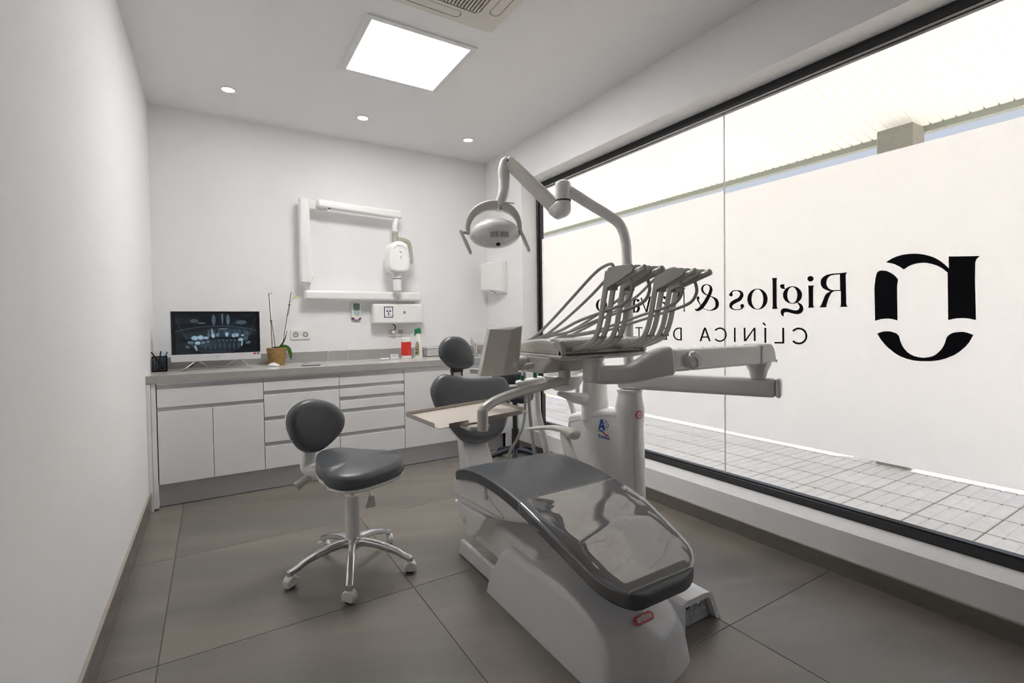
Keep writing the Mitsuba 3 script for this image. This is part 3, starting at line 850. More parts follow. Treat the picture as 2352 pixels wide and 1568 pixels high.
Pp, Pe = P(2.25, -2.73, 0.908), P(2.545, -3.325, 0.908)
dd = unit(Pe - Pp)
lb = part(du, 'lower_beam', beam(Pp - dd * 0.05, Pe + dd * 0.02, 0.044, 0.040), 'plastic_white', smooth=35)
part(lb, 'end_cap', beam(Pe + dd * 0.021, Pe + dd * 0.045, 0.0445, 0.0405), 'plastic_white', smooth=35)
part(du, 'beam_pivot', lathe([(0.030, 0.950), (0.034, 0.958), (0.040, 0.985), (0.052, 1.008), (0.058, 1.03), (0.0, 1.031)], 32, (2.505, -3.29, 0)), 'plastic_white')
Ua, Ub = P(1.885, -3.298, 1.064), P(2.505, -3.302, 1.062)
ua = part(du, 'upper_arm', beam(Ua, Ub, 0.044, 0.038), 'plastic_white', smooth=35)
cap = np.array([(2.455, 1.020), (2.562, 1.024), (2.566, 1.032), (2.556, 1.075), (2.54, 1.100), (2.52, 1.109), (2.455, 1.109), (2.445, 1.095), (2.440, 1.065), (2.444, 1.035)])
part(ua, 'end_cap', slab(spline(cap, 3, True), 0.084, 0.012, 3, axes((0, -3.260, 0), (1, 0, 0), (0, 0, 1))), 'plastic_white')
for k in range(7):
    x = 1.96 + 0.072 * k
    part(ua, 'screw_cap', hull([((x - 0.006, -3.30, 1.106), 0.0035), ((x + 0.006, -3.30, 1.106), 0.0035)], 1), 'plastic_warm')
kn = part(du, 'arm_knob', lathe([(0.0, 0.0), (0.036, 0.0), (0.037, 0.004), (0.036, 0.022), (0.031, 0.026), (0.0, 0.027)], 36, (1.985, -3.334, 1.062), (-0.12, -1, 0)), 'plastic_white')
part(kn, 'grip', extr(sg.Point(0, 0).buffer(0.034).intersection(affinity.translate(sg.Point(0, 0).buffer(0.030), -0.022, -0.012)).difference(affinity.translate(sg.Point(0, 0).buffer(0.0195, 24), -0.014, -0.008)), 0.004, axes((1.9818, -3.361, 1.062), unit((1, -0.12, 0)), (0, 0, 1))), 'plastic_warm', smooth=False)
blk = spline([(1.645, -3.150, 1.012), (1.70, -3.186, 1.012), (1.75, -3.222, 1.015), (1.795, -3.250, 1.030), (1.835, -3.272, 1.048), (1.875, -3.290, 1.060), (1.905, -3.300, 1.064)], 6)
tt = np.linspace(0, 1, len(blk))
part(du, 'elbow_block', sweep(blk, np.interp(tt, [0, 0.03, 0.35, 0.7, 0.92, 1], [0.028, 0.035, 0.036, 0.054, 0.058, 0.047]), np.interp(tt, [0, 0.03, 0.35, 0.7, 0.92, 1], [0.030, 0.040, 0.042, 0.044, 0.043, 0.036]), n=36, power=3.6, up=(0, 0, 1)), 'plastic_white', smooth=50)
part(du, 'hub', lathe([(0.036, 0.985), (0.040, 0.992), (0.040, 1.045), (0.037, 1.066), (0.043, 1.068), (0.043, 1.080), (0.02, 1.082)], 36, (1.640, -3.148, 0)), 'plastic_white')

# the head: lower housing, tray lip, top cover, roll
Y0h, Y1h = -3.165, -2.80
low = [((x, y, z), 0.016) for x in (1.476, 1.70) for y in (-3.10, -2.83) for z in (1.078,)] + [((x, y, 1.034), 0.016) for x in (1.480, 1.66) for y in (-3.03, -2.85)]
hd = part(du, 'head_housing', hull(low), 'plastic_warm', smooth=35)
part(du, 'head_base', hull([((x, y, 1.090), 0.007) for x in (1.468, 1.895) for y in (-3.175, -2.82)] + [((x, y, 1.078), 0.006) for x in (1.50, 1.86) for y in (-3.14, -2.84)]), 'plastic_warm', smooth=30)
cov = np.array([(-3.168, 1.099), (-3.158, 1.112), (-3.142, 1.143), (-3.128, 1.150), (-3.06, 1.156), (-2.98, 1.152), (-2.90, 1.142), (-2.83, 1.125), (-2.805, 1.100)])
part(du, 'head_cover', slab(spline(np.vstack([cov, [(-2.90, 1.096), (-3.05, 1.096)]]), 3, True), 0.43, 0.014, 3, YZ(1.464)), 'plastic_warm', smooth=40)
mat('plastic_putty', (0.47, 0.47, 0.42), rough=0.35)
part(du, 'roll', cat(*[cyl((a, -3.146, 1.128), (b, -3.146, 1.128), 0.024, 32, ch=0.002) for a, b in ((1.486, 1.566), (1.568, 1.648), (1.65, 1.73), (1.732, 1.812), (1.814, 1.886))]), 'plastic_putty')
for xa in (1.468, 1.888):
    part(du, 'side_cheek', extr(sg.Polygon([(-3.178, 1.099), (-3.174, 1.118), (-3.160, 1.146), (-3.126, 1.156), (-3.10, 1.150), (-3.10, 1.099)]), 0.016, YZ(xa)), 'plastic_grey', smooth=25)
sl_ = part(du, 'holder_slot', box(1.49, 1.885, -3.186, -3.150, 1.0965, 1.1005), 'black_plastic', smooth=False)
# instrument arms: each a pair of bars joined by a head plate; handpiece hoses are things of their own
ARM = np.array([(-3.150, 1.112), (-3.185, 1.118), (-3.240, 1.134), (-3.285, 1.154), (-3.306, 1.180), (-3.322, 1.218), (-3.334, 1.267), (-3.349, 1.328), (-3.362, 1.389)])
ARMS = [1.520, 1.600, 1.762, 1.840]
armc = spline(ARM, 4)
tn = np.gradient(armc, axis=0)
tn /= np.linalg.norm(tn, axis=1, keepdims=True)
nn = np.stack([tn[:, 1], -tn[:, 0]], 1)                # towards the viewer
wd = np.interp(np.linspace(0, 1, len(armc)), [0, 0.15, 0.5, 1], [0.0070, 0.0075, 0.0085, 0.0095])
bar_poly = sg.Polygon(np.vstack([armc - nn * wd[:, None], (armc + nn * wd[:, None])[::-1]])).buffer(0)
plate = sg.Polygon(spline([(-3.350, 1.330), (-3.361, 1.386), (-3.368, 1.398), (-3.380, 1.4015), (-3.462, 1.4015), (-3.474, 1.397), (-3.480, 1.386), (-3.474, 1.377), (-3.455, 1.369), (-3.385, 1.342), (-3.362, 1.334)], 3, True)).buffer(0)
bar_full = bar_poly.union(plate).simplify(0.0004)
bar_only = bar_poly.simplify(0.0004)
groove = sg.LineString(armc[2:-4] - nn[2:-4] * 0.002).buffer(0.0009)
for xa in ARMS:
    ia = part(du, 'instrument_arm', extr(bar_full, 0.0085, YZ(xa)), 'plastic_grey', smooth=25)
    part(ia, 'far_bar', extr(bar_full, 0.0085, YZ(xa + 0.035)), 'plastic_grey', smooth=25)
    part(ia, 'groove', extr(groove, 0.0006, YZ(xa - 0.0005)), 'plastic_grey_dark', smooth=False)
    part(ia, 'pivot', cyl((xa - 0.004, -3.152, 1.113), (xa + 0.048, -3.152, 1.113), 0.0135, 24, ch=0.002), 'plastic_putty')
    part(ia, 'bridge', box(xa + 0.008, xa + 0.036, -3.318, -3.292, 1.160, 1.168), 'plastic_grey_dark', smooth=False)
    part(ia, 'bridge', box(xa + 0.008, xa + 0.036, -3.375, -3.352, 1.325, 1.345), 'plastic_grey_dark', smooth=False)
# screen panel with its boss, and the handle
e1 = unit((0.85, -0.53, 0))
so = P(1.345, -2.955, 1.106)
SC = lambda u, v, w: so + e1 * u + P(0, 0, 1) * v + unit(np.cross(e1, (0, 0, 1))) * w
fm = unit(np.cross(e1, (0, 0, 1)))
front = [(-0.040, 0.086), (0.034, 0.086), (0.004, -0.086), (-0.082, -0.086)]
pts = [SC(-0.056, 0.092, -0.030), SC(0.078, 0.100, -0.030), SC(0.058, -0.082, -0.030), SC(-0.098, -0.092, -0.030),
       SC(-0.045, 0.086, 0.004), SC(0.036, 0.084, 0.006), SC(0.0, -0.088, 0.006), SC(-0.084, -0.092, 0.004), SC(0.074, 0.096, -0.012), SC(0.055, -0.086, -0.012)]
part(du, 'screen', hull([(p, 0.004) for p in pts]), 'plastic_warm', smooth=20, label='angled control screen housing')
part(du, 'screen_boss', hull([(SC(0.05, -0.05, -0.02), 0.022), ((1.475, -2.93, 1.055), 0.030), ((1.475, -2.90, 1.055), 0.030)]), 'plastic_warm')
part(du, 'handle', sweep(spline([SC(-0.128, -0.078, -0.045), SC(-0.122, -0.078, -0.045), SC(-0.04, -0.078, -0.040), SC(0.06, -0.066, -0.03), SC(0.14, -0.05, -0.03)], 5), [0.006] + [0.0105] * 19 + [0.010], n=18), 'plastic_grey', smooth=50)
# tray arm below the head
ta = spline([(1.555, -3.077, 0.990), (1.50, -3.078, 0.984), (1.42, -3.083, 0.974), (1.33, -3.102, 0.967), (1.25, -3.125, 0.958), (1.19, -3.145, 0.947), (1.15, -3.160, 0.932), (1.143, -3.163, 0.920)], 6)
part(du, 'tray_arm', sweep(ta, np.interp(np.linspace(0, 1, len(ta)), [0, 1], [0.018, 0.014]), np.interp(np.linspace(0, 1, len(ta)), [0, 1], [0.020, 0.015]), n=24, power=2.8, up=(0, 0, 1)), 'plastic_warm', smooth=45)
part(du, 'tray_pivot', cyl((1.555, -3.077, 0.972), (1.555, -3.077, 1.032), 0.024, 32, ch=0.002), 'plastic_warm')
part(du, 'tray_post', cat(lathe([(0.0145, 0.858), (0.0185, 0.861), (0.0185, 0.900), (0.0175, 0.902), (0.0185, 0.904), (0.0180, 0.930), (0.012, 0.936)], 28, (1.143, -3.163, 0)), box(1.10, 1.18, -3.150, -3.02, 0.860, 0.8745, 0.004)), 'plastic_warm', smooth=40)

# ------------------------------------------------------------------ instrument tray resting on the tray arm
it = thing('instrument_tray', 'empty flat steel instrument tray with raised rims, over the stool side of the chair', 'tray')
mat('tray_top', (0.70, 0.63, 0.56), rough=0.30, spec=0.5)
mat('tray_rim', (0.40, 0.37, 0.33), rough=0.25, metal=0.7)
TR = axes((1.1805, -2.9732, 0.8836), unit((0.9977, 0.0679, 0.0341)), unit((-0.0679, 0.9977, 0.0181)))
tw, td = 0.185, 0.136
part(it, 'plate', moved(box(-tw, tw, -td, td, 0, 0.0022), TR), 'tray_top', smooth=False)
cc = 0.035
for a, b in (((-tw, td), (tw - 0.01, td)), ((tw, td - 0.01), (tw, -td + cc)), ((-tw, td - 0.01), (-tw, -td + cc)), ((-tw + cc, -td), (-0.075, -td)), ((-0.01, -td), (tw - cc, -td))):
    a, b = P(*a, 0), P(*b, 0)
    d = unit(b - a)
    nrm2 = P(d[1], -d[0], 0)
    part(it, 'rim', moved(loft([[q + nrm2 * 0.0, q + nrm2 * 0.0 + P(0, 0, 0.013), q + nrm2 * 0.002 + P(0, 0, 0.0135), q + nrm2 * 0.002 - P(0, 0, 0.002)] for q in (a, b)]), TR), 'tray_rim', smooth=False)

# ------------------------------------------------------------------ handpieces resting in the arms, each with its hose
for n_, (xa, where) in enumerate(zip(ARMS, ('nearest the control screen', 'second from the control screen', 'third from the control screen', 'farthest from the control screen'))):
    xm = xa + 0.0218
    t = thing('handpiece', f'grey dental handpiece with hose in the delivery unit, {where}', 'dental handpiece', 'handpieces on the delivery unit')
    a, b = P(xm, -3.515, 1.388), P(xm, -3.392, 1.350)
    d = unit(b - a)
    part(t, 'body', lathe([(0.006, 0.0), (0.0105, 0.002), (0.0115, 0.006), (0.0115, 0.128), (0.008, 0.134)], 24, a, d), 'plastic_grey')
    part(t, 'ring', cyl(a + d * 0.018, a + d * 0.030, 0.0119, 24), 'steel')
    hose = spline([a + d * 0.070 + P(0, 0, -0.008), P(xm, -3.456, 1.322), P(xm, -3.430, 1.285), P(xm, -3.36, 1.262), P(xm, -3.28, 1.245), P(xm - 0.004, -3.18, 1.220), P(xm * 0.8 + 0.305, -3.06, 1.182), P(xm * 0.6 + 0.61, -2.93, 1.158), P(xm * 0.5 + 0.75, -2.84, 1.135)], 8)
    part(t, 'hose', sweep(hose, 0.0056, n=12), 'hose_grey', smooth=True)
    top = spline([P(xm, -3.372, 1.385), P(xm, -3.365, 1.412), P(xm, -3.33, 1.412), P(xm, -3.27, 1.388), P(xm - 0.003, -3.15, 1.310), P(xm * 0.8 + 0.302, -3.02, 1.225), P(xm * 0.6 + 0.605, -2.92, 1.165), P(xm * 0.5 + 0.745, -2.845, 1.132)], 8)
    part(t, 'supply_hose', sweep(top, 0.0056, n=12), 'hose_grey', smooth=True)
# ------------------------------------------------------------------ operating lamp: pole, arms, head
ol = thing('operating_lamp', 'white dental operating lamp on a jointed arm, above the chair headrest', 'dental lamp')
pole = spline([(2.255, -2.725, 0.953), (2.254, -2.724, 1.30), (2.252, -2.720, 1.56), (2.246, -2.714, 1.655), (2.225, -2.697, 1.730), (2.180, -2.663, 1.778), (2.10, -2.600, 1.845), (2.03, -2.546, 1.905), (1.995, -2.520, 1.930)], 8)
tp = np.linspace(0, 1, len(pole))
part(ol, 'pole', sweep(pole, np.interp(tp, [0, 0.55, 0.75, 1], [0.0265, 0.0265, 0.030, 0.034]), np.interp(tp, [0, 0.55, 0.75, 1], [0.0265, 0.0265, 0.026, 0.027]), n=28), 'plastic_white', smooth=50)
part(ol, 'joint', cat(lathe([(0.0, 1.868), (0.043, 1.868), (0.043, 1.945), (0.038, 1.962), (0.022, 1.973), (0.0, 1.976)], 36, (1.990, -2.518, 0))), 'plastic_white')
part(ol, 'joint_gap', lathe([(0.0, 1.862), (0.0425, 1.862), (0.0425, 1.868), (0.0, 1.868)], 32, (1.990, -2.518, 0)), 'black_plastic')
part(ol, 'elbow', hull([((1.990, -2.518, 1.845), 0.0430 * 0.98), ((1.990, -2.518, 1.820), 0.043 * 0.98), ((1.972, -2.500, 1.805), 0.036), ((1.955, -2.478, 1.820), 0.030)], 3), 'plastic_white', smooth=40)
sa, sb = P(1.962, -2.488, 1.832), P(1.822, -2.236, 2.128)
ds = unit(sb - sa)
part(ol, 'spring_arm', sweep([sa, sa + ds * 0.01, sb - ds * 0.012, sb], [0.036, 0.039, 0.036, 0.030], [0.026, 0.028, 0.027, 0.022], n=36, power=5, up=(0, 0, 1)), 'plastic_warm', smooth=35)
stem = spline([(1.822, -2.234, 2.150), (1.806, -2.226, 2.118), (1.797, -2.228, 2.070), (1.797, -2.234, 2.020), (1.792, -2.240, 1.975), (1.780, -2.245, 1.930), (1.768, -2.240, 1.895), (1.764, -2.238, 1.872)], 6)
part(ol, 'stem', sweep(stem, np.interp(np.linspace(0, 1, len(stem)), [0, 0.12, 0.3, 0.6, 1], [0.012, 0.028, 0.033, 0.030, 0.027]), n=28), 'plastic_white', smooth=50)
part(ol, 'stem_screw', hull([((1.802, -2.262, 2.128), 0.004), ((1.803, -2.262, 2.122), 0.004)], 1), 'black_plastic')
part(ol, 'stem_collar', cat(cyl((1.764, -2.238, 1.845), (1.765, -2.238, 1.876), 0.0255, 28), box(1.762, 1.83, -2.285, -2.279, 1.880, 1.886)), 'steel')
# head frame: er to the viewer's right, eb away
er = unit((0.853, -0.521, 0.02))
eb = unit((0.521, 0.853, 0.0))
lo = P(1.735, -2.225, 1.712)
LM = lambda u, v, w: lo + er * u + P(0, 0, 1) * v + eb * w
yk = [LM(0.146 * math.cos(a) - 0.005, 0.012 + 0.150 * math.sin(a) ** 0.8, 0) if math.sin(a) > 0 else LM(0.146 * math.cos(a) - 0.005, 0.012, 0) for a in np.linspace(math.pi, 0, 33)]
part(ol, 'yoke', sweep(yk, np.interp(np.linspace(0, 1, 33), [0, 0.25, 0.75, 1], [0.010, 0.020, 0.020, 0.010]), np.interp(np.linspace(0, 1, 33), [0, 0.3, 0.5, 0.7, 1], [0.011, 0.026, 0.030, 0.026, 0.011]), n=20, power=3, up=eb), 'plastic_warm', smooth=50)


def dome(su, sv, sw, v0, v1, p=1.8, n=40, k=14):
    """Part of a superellipsoid of half sizes su, sv, sw between heights v0 and v1 (each -1 to 1)."""
    rings = []
    for t in np.linspace(v0, v1, k):
        s = math.sin(t * math.pi / 2)
        r = math.cos(t * math.pi / 2)
        ring = []
        for a in np.arange(n) * 2 * math.pi / n:
            c, q = math.cos(a), math.sin(a)
            ring.append(LM(su * r * math.copysign(abs(c) ** (2 / p), c), sv * s, sw * r * math.copysign(abs(q) ** (2 / p), q)))
        rings.append(ring)
    return loft(rings)


part(ol, 'head_top', dome(0.142, 0.090, 0.110, -0.10, 0.98), 'plastic_gloss', smooth=60)
part(ol, 'head_bottom', dome(0.141, 0.076, 0.110, -0.88, -0.105), 'plastic_white', smooth=60)
# the vents and the sensor lie on the face towards the room
vent = []


def face(u, v):
    """A point of the head's near side at (u, v)."""
    s = 2 / math.pi * math.asin(max(-1.0, min(1.0, v / (0.090 if v > 0 else 0.076))))
    s = v / (0.090 if v > 0 else 0.076)
    r = math.sqrt(max(0.02, 1 - s * s))
    c = min(0.98, abs(u / (0.142 * r)))
    q = (1 - c ** 1.8) ** (1 / 1.8)
    return LM(u, v, -0.110 * r * q)


for g in (0, 1):
    for k in range(6):
        u = -0.018 + g * 0.054 + k * 0.0078
        part(ol, 'vent_slot', sweep([face(u, v) for v in (-0.030, -0.022, -0.012, -0.003)], 0.0016, n=6), 'black_plastic', smooth=True)
fs = face(0.02, -0.062)
part(ol, 'sensor', lathe([(0.0, 0.0), (0.012, 0.0), (0.011, 0.004), (0.0, 0.004)], 24, fs - eb * 0.002, unit(-eb * 0.85 - P(0, 0, 0.5))), 'black_plastic')
for s, a, b_ in ((-1, LM(-0.190, 0.026, -0.02), LM(-0.130, -0.108, -0.04)), (1, LM(0.142, 0.020, -0.01), LM(0.192, -0.104, -0.03))):
    hp = sweep([a + (b_ - a) * t for t in (0, 0.04, 0.5, 0.96, 1)], [0.006, 0.0095, 0.0115, 0.0095, 0.005], [0.012, 0.021, 0.024, 0.019, 0.010], n=18, up=er)
    hk = part(ol, 'handle', hp, 'plastic_grey' if False else 'plastic_warm', smooth=50)
    c0 = a + (b_ - a) * 0.06
    part(hk, 'bracket', hull([(c0, 0.008), (LM(s * 0.128, 0.010, 0), 0.011)], 2), 'plastic_warm')
# ------------------------------------------------------------------ operator stool
st_ = thing('operator_stool', 'grey operator stool with an egg shaped backrest on a chrome five star base', 'stool')
SXY = P(0.9525, -2.128, 0)


def caster(t, c, face):
    """A twin wheel caster at c (on the floor), its hood facing 'face' degrees."""
    x, y = c
    a = math.radians(face)
    e, w = P(math.cos(a), math.sin(a), 0), P(-math.sin(a), math.cos(a), 0)
    o = P(x, y, 0.0285)
    k = part(t, 'caster', lathe([(0.0, -0.017), (0.024, -0.017), (0.0285, -0.012), (0.0285, -0.003), (0.022, -0.001), (0.022, 0.001), (0.0285, 0.003), (0.0285, 0.012), (0.024, 0.017), (0.0, 0.017)], 28, o, w), 'rubber_black')
    ring = []
    for s in np.linspace(-0.0215, 0.0215, 9):
        r = 0.0325 - 0.006 * (abs(s) / 0.0215) ** 6
        ring.append([o + w * s + e * r * math.cos(b) + P(0, 0, 1) * r * math.sin(b) for b in np.linspace(math.radians(-42), math.radians(205), 20)])
    part(k, 'hood', loft(ring), 'plastic_white' if t.startswith('operator') else 'black_plastic', smooth=40)
    return k


for k, (cx_, cy_) in enumerate(((0.664, -2.140), (0.866, -2.416), (1.180, -2.308), (1.185, -1.945), (0.868, -1.832))):
    d = P(cx_, cy_, 0) - SXY
    R_ = np.linalg.norm(d)
    d /= R_
    path = spline([SXY + d * 0.012 + P(0, 0, 0.132), SXY + d * 0.06 + P(0, 0, 0.142), SXY + d * 0.14 + P(0, 0, 0.130), SXY + d * 0.22 + P(0, 0, 0.105), SXY + d * (R_ - 0.028) + P(0, 0, 0.083), SXY + d * (R_ + 0.004) + P(0, 0, 0.072)], 5)
    tt_ = np.linspace(0, 1, len(path))
    lg_ = part(st_, 'base_leg', sweep(path, np.interp(tt_, [0, 0.2, 0.6, 1], [0.022, 0.020, 0.015, 0.013]), np.interp(tt_, [0, 0.2, 0.6, 1], [0.018, 0.020, 0.018, 0.017]), n=22, power=2.5, up=(0, 0, 1)), 'chrome', smooth=60)
    part(lg_, 'stem', cyl((cx_, cy_, 0.05), (cx_, cy_, 0.078), 0.0165, 22), 'chrome')
    caster(st_, (cx_, cy_), math.degrees(math.atan2(d[1], d[0])) + (60 if k % 2 else 25))
part(st_, 'hub', lathe([(0.024, 0.105), (0.030, 0.112), (0.030, 0.150), (0.026, 0.155), (0.026, 0.185)], 32, SXY), 'chrome')
part(st_, 'column_sleeve', lathe([(0.036, 0.170), (0.0355, 0.173), (0.0335, 0.372), (0.031, 0.376), (0.0, 0.377)], 36, SXY), 'plastic_white')
part(st_, 'gas_rod', cyl(SXY + P(0, 0, 0.37), SXY + P(0, 0, 0.43), 0.0145, 26), 'chrome')
fw = unit((0.386, -0.919, 0))
sd = P(0.919, 0.386, 0)                     # the sitter's left, to the right as seen
SM = lambda f, s, z: SXY + fw * f + sd * s + P(0, 0, z)
SMX = axes(SXY, fw, sd)                     # local x forward, y sideways, z up
seat = spline([(0.215, 0.0), (0.205, 0.12), (0.155, 0.195), (0.06, 0.205), (-0.05, 0.165), (-0.15, 0.105), (-0.215, 0.055), (-0.230, 0.0), (-0.215, -0.055), (-0.15, -0.105), (-0.05, -0.165), (0.06, -0.205), (0.155, -0.195), (0.205, -0.12)], 5, True)


def bend_seat(m):
    v = m.vertices.copy()
    f, s, z = v[:, 0], v[:, 1], v[:, 2]
    v[:, 2] = z + 0.045 * np.clip((-f) / 0.17, 0, 1) ** 1.5 * 0.4 - 0.026 * np.clip((f - 0.03) / 0.19, 0, 1) ** 1.7 + 0.012 * (s / 0.19) ** 2 * (f < 0.08)
    m.vertices = v
    return m


SEATZ = 0.497
cushion = pad(seat, np.eye(4), 0.066, 0.034, 0.022, rings=12)
cushion = bend_seat(cushion)
part(st_, 'seat', moved(cushion, SMX @ axes((0.015, -0.005, SEATZ), (1, 0, 0), (0, 1, 0))), 'upholstery', smooth=60)
under = bend_seat(slab(seat * 0.985, 0.016, 0.006, 3))
part(st_, 'seat_shell', moved(under, SMX @ axes((0.015, -0.005, SEATZ - 0.013), (1, 0, 0), (0, 1, 0))), 'plastic_white', smooth=50)
part(st_, 'seat_bracket', hull([(SM(a, b, SEATZ - 0.02), 0.016) for a in (-0.12, 0.09) for b in (-0.07, 0.07)] + [(SM(a, b, SEATZ - 0.035), 0.012) for a in (-0.05, 0.05) for b in (-0.04, 0.04)]), 'plastic_white')
# backrest: egg shape, wider at the top, leaning a little, turned towards the seat
rv_, fv_ = P(0.852, -0.524, 0), P(0.524, 0.852, 0)
nb_ = 0.73 * rv_ - 0.683 * fv_
bu_ = unit(np.cross(P(0, 0, 1), nb_))
bd_ = unit(P(0, 0, 1) - nb_ * 0.10 + bu_ * 0.26)
bu_ = unit(np.cross(bd_, nb_))
egg = spline([(0.0, 0.138), (0.085, 0.122), (0.142, 0.070), (0.148, 0.005), (0.112, -0.062), (0.058, -0.115), (0.0, -0.134), (-0.058, -0.115), (-0.112, -0.062), (-0.148, 0.005), (-0.142, 0.070), (-0.085, 0.122)], 5, True)
bo_ = SXY + rv_ * -0.232 + fv_ * 0.10 + P(0, 0, 0.700)
bm = pad(egg, np.eye(4), 0.058, 0.036, 0.004, rings=8)
v_ = bm.vertices.copy()
v_[:, 2] += 0.9 * v_[:, 0] ** 2 * 1.0
bm.vertices = v_
wv = unit(np.cross(bu_, bd_))
wv = wv if np.dot(wv, nb_) > 0 else -wv
part(st_, 'backrest', moved(bm, axes(bo_, bu_, bd_, wv)), 'upholstery', smooth=60)
sm_ = slab(egg * 0.99, 0.022, 0.014, 3, r2=0.0)
v_ = sm_.vertices.copy()
v_[:, 2] += 0.9 * v_[:, 0] ** 2
sm_.vertices = v_
part(st_, 'backrest_shell', moved(sm_, axes(bo_ - wv * 0.021, bu_, bd_, wv)), 'plastic_white', smooth=60)
bq_ = bo_ - wv * 0.035
spine = spline([bq_ + P(0, 0, -0.06), bq_ + P(0, 0, -0.12), bq_ - nb_ * 0.005 + P(0, 0, -0.17), bq_ + fw * 0.01 + P(0, 0, -0.22), SM(-0.19, 0, 0.468), SM(-0.12, 0, 0.468)], 6)
ts_ = np.linspace(0, 1, len(spine))
part(st_, 'backrest_spine', sweep(spine, np.interp(ts_, [0, 0.4, 0.75, 1], [0.030, 0.040, 0.056, 0.034]), np.interp(ts_, [0, 0.4, 0.75, 1], [0.016, 0.022, 0.030, 0.022]), n=26, power=3, up=sd), 'plastic_white', smooth=50)
kb = bq_ + fw * 0.0 + P(0, 0, -0.265)
kd = unit(-rv_ * 0.62 - fv_ * 0.62 - P(0, 0, 0.45))
part(st_, 'tilt_knob', lathe([(0.020, 0.0), (0.022, 0.01), (0.021, 0.05), (0.024, 0.075), (0.022, 0.082), (0.012, 0.080), (0.009, 0.070), (0.0, 0.069)], 24, kb, kd), 'plastic_grey')
part(st_, 'lever_rod', sweep(spline([SM(0.02, 0.05, 0.455), SM(0.06, 0.052, 0.415), SM(0.085, 0.045, 0.372)], 4), 0.003, n=8), 'steel', smooth=True)
part(st_, 'lever_paddle', hull([(SM(0.085, 0.040, 0.372), 0.004), (SM(0.088, 0.062, 0.366), 0.004), (SM(0.105, 0.005, 0.333), 0.004), (SM(0.112, 0.050, 0.330), 0.004)]), 'plastic_grey')

# ------------------------------------------------------------------ assistant's stool behind the chair
mat('black_leather', (0.020, 0.023, 0.028), rough=0.45)
mat('dark_blue_plastic', (0.012, 0.018, 0.030), rough=0.35)
s2 = thing('assistant_stool', 'black assistant stool half hidden behind the dental chair, by the window corner', 'stool')
AX = P(2.60, -1.02, 0)
part(s2, 'seat', hull([(AX + P(0.13 * math.cos(a), 0.13 * math.sin(a), 0.60 + 0.02 * math.cos(2 * a)), 0.045) for a in np.linspace(0, 2 * math.pi, 12, endpoint=False)]), 'black_leather', smooth=50)
part(s2, 'back_support', sweep(spline([AX + P(-0.19, 0.02, 0.70), AX + P(-0.10, 0.17, 0.705), AX + P(0.06, 0.19, 0.715), AX + P(0.17, 0.09, 0.72)], 6), 0.055, 0.022, n=20, power=3, up=(0, 0, 1)), 'black_leather', smooth=60)
tg = part(s2, 'care_tag', box(2.585, 2.632, -1.200, -1.193, 0.560, 0.580), 'print_white', smooth=False, label='small white tag')
part(s2, 'support_arm', sweep([AX + P(0.03, 0.14, 0.555), AX + P(0.04, 0.18, 0.62), AX + P(0.04, 0.19, 0.68)], 0.014, n=12), 'black_plastic')
part(s2, 'column', lathe([(0.034, 0.09), (0.032, 0.30), (0.022, 0.305), (0.022, 0.56), (0.0, 0.56)], 26, AX), 'black_plastic')
for k in range(5):
    a = math.radians(20 + 72 * k)
    d = P(math.cos(a), math.sin(a), 0)
    path = spline([AX + d * 0.02 + P(0, 0, 0.115), AX + d * 0.10 + P(0, 0, 0.110), AX + d * 0.19 + P(0, 0, 0.085), AX + d * 0.262 + P(0, 0, 0.066)], 4)
    l2 = part(s2, 'base_leg', sweep(path, np.linspace(0.024, 0.015, len(path)), np.linspace(0.026, 0.019, len(path)), n=16, power=3, up=(0, 0, 1)), 'dark_blue_plastic', smooth=50)
    caster(s2, (AX + d * 0.262)[:2], 20 + 72 * k + 40)

# ------------------------------------------------------------------ assistant's tube holder beside the water unit
ah = thing('suction_holder', 'white suction holder with two green tips behind the tray arm', 'suction holder')
part(ah, 'body', hull([((1.915, -2.165, 0.862), 0.012), ((1.93, -2.13, 0.862), 0.012), ((2.06, -2.205, 0.880), 0.014), ((2.075, -2.16, 0.880), 0.014), ((1.93, -2.15, 0.835), 0.008), ((2.05, -2.19, 0.845), 0.008)]), 'plastic_white')
mat('tip_green', (0.0, 0.11, 0.03), rough=0.4)
for x, y, z in ((1.945, -2.165, 0.874), (2.022, -2.185, 0.890)):
    part(ah, 'green_tip', lathe([(0.0, 0.0), (0.0115, 0.0), (0.0115, 0.028), (0.009, 0.032), (0.0, 0.032)], 20, (x, y, z)), 'tip_green', label='green tip')
    part(ah, 'nozzle', cyl((x, y, z + 0.03), (x, y, z + 0.075), 0.007, 16), 'plastic_white')
part(ah, 'bracket', sweep(spline([(2.06, -2.18, 0.865), (2.14, -2.22, 0.84), (2.20, -2.28, 0.76), (2.23, -2.31, 0.62)], 6), 0.016, n=16), 'plastic_white', smooth=True)
for pts, r in (([(1.96, -2.18, 0.845), (1.955, -2.175, 0.73), (1.93, -2.19, 0.62), (1.88, -2.20, 0.54), (1.82, -2.21, 0.47), (1.80, -2.18, 0.36), (1.86, -2.12, 0.30)], 0.0085), ([(1.985, -2.18, 0.85), (1.99, -2.165, 0.74), (1.997, -2.175, 0.58), (2.00, -2.20, 0.45), (2.02, -2.22, 0.30)], 0.0105)):
    part(ah, 'hose', sweep(spline(pts, 8), r, n=14), 'hose_grey', smooth=True)
part(ah, 'suction_hose', sweep(spline([(2.058, -2.150, 0.865), (2.062, -2.148, 0.75), (2.064, -2.150, 0.66), (2.072, -2.185, 0.55), (2.080, -2.215, 0.44), (2.09, -2.23, 0.25), (2.12, -2.24, 0.06)], 8), 0.0205, n=22), 'plastic_white', smooth=True)
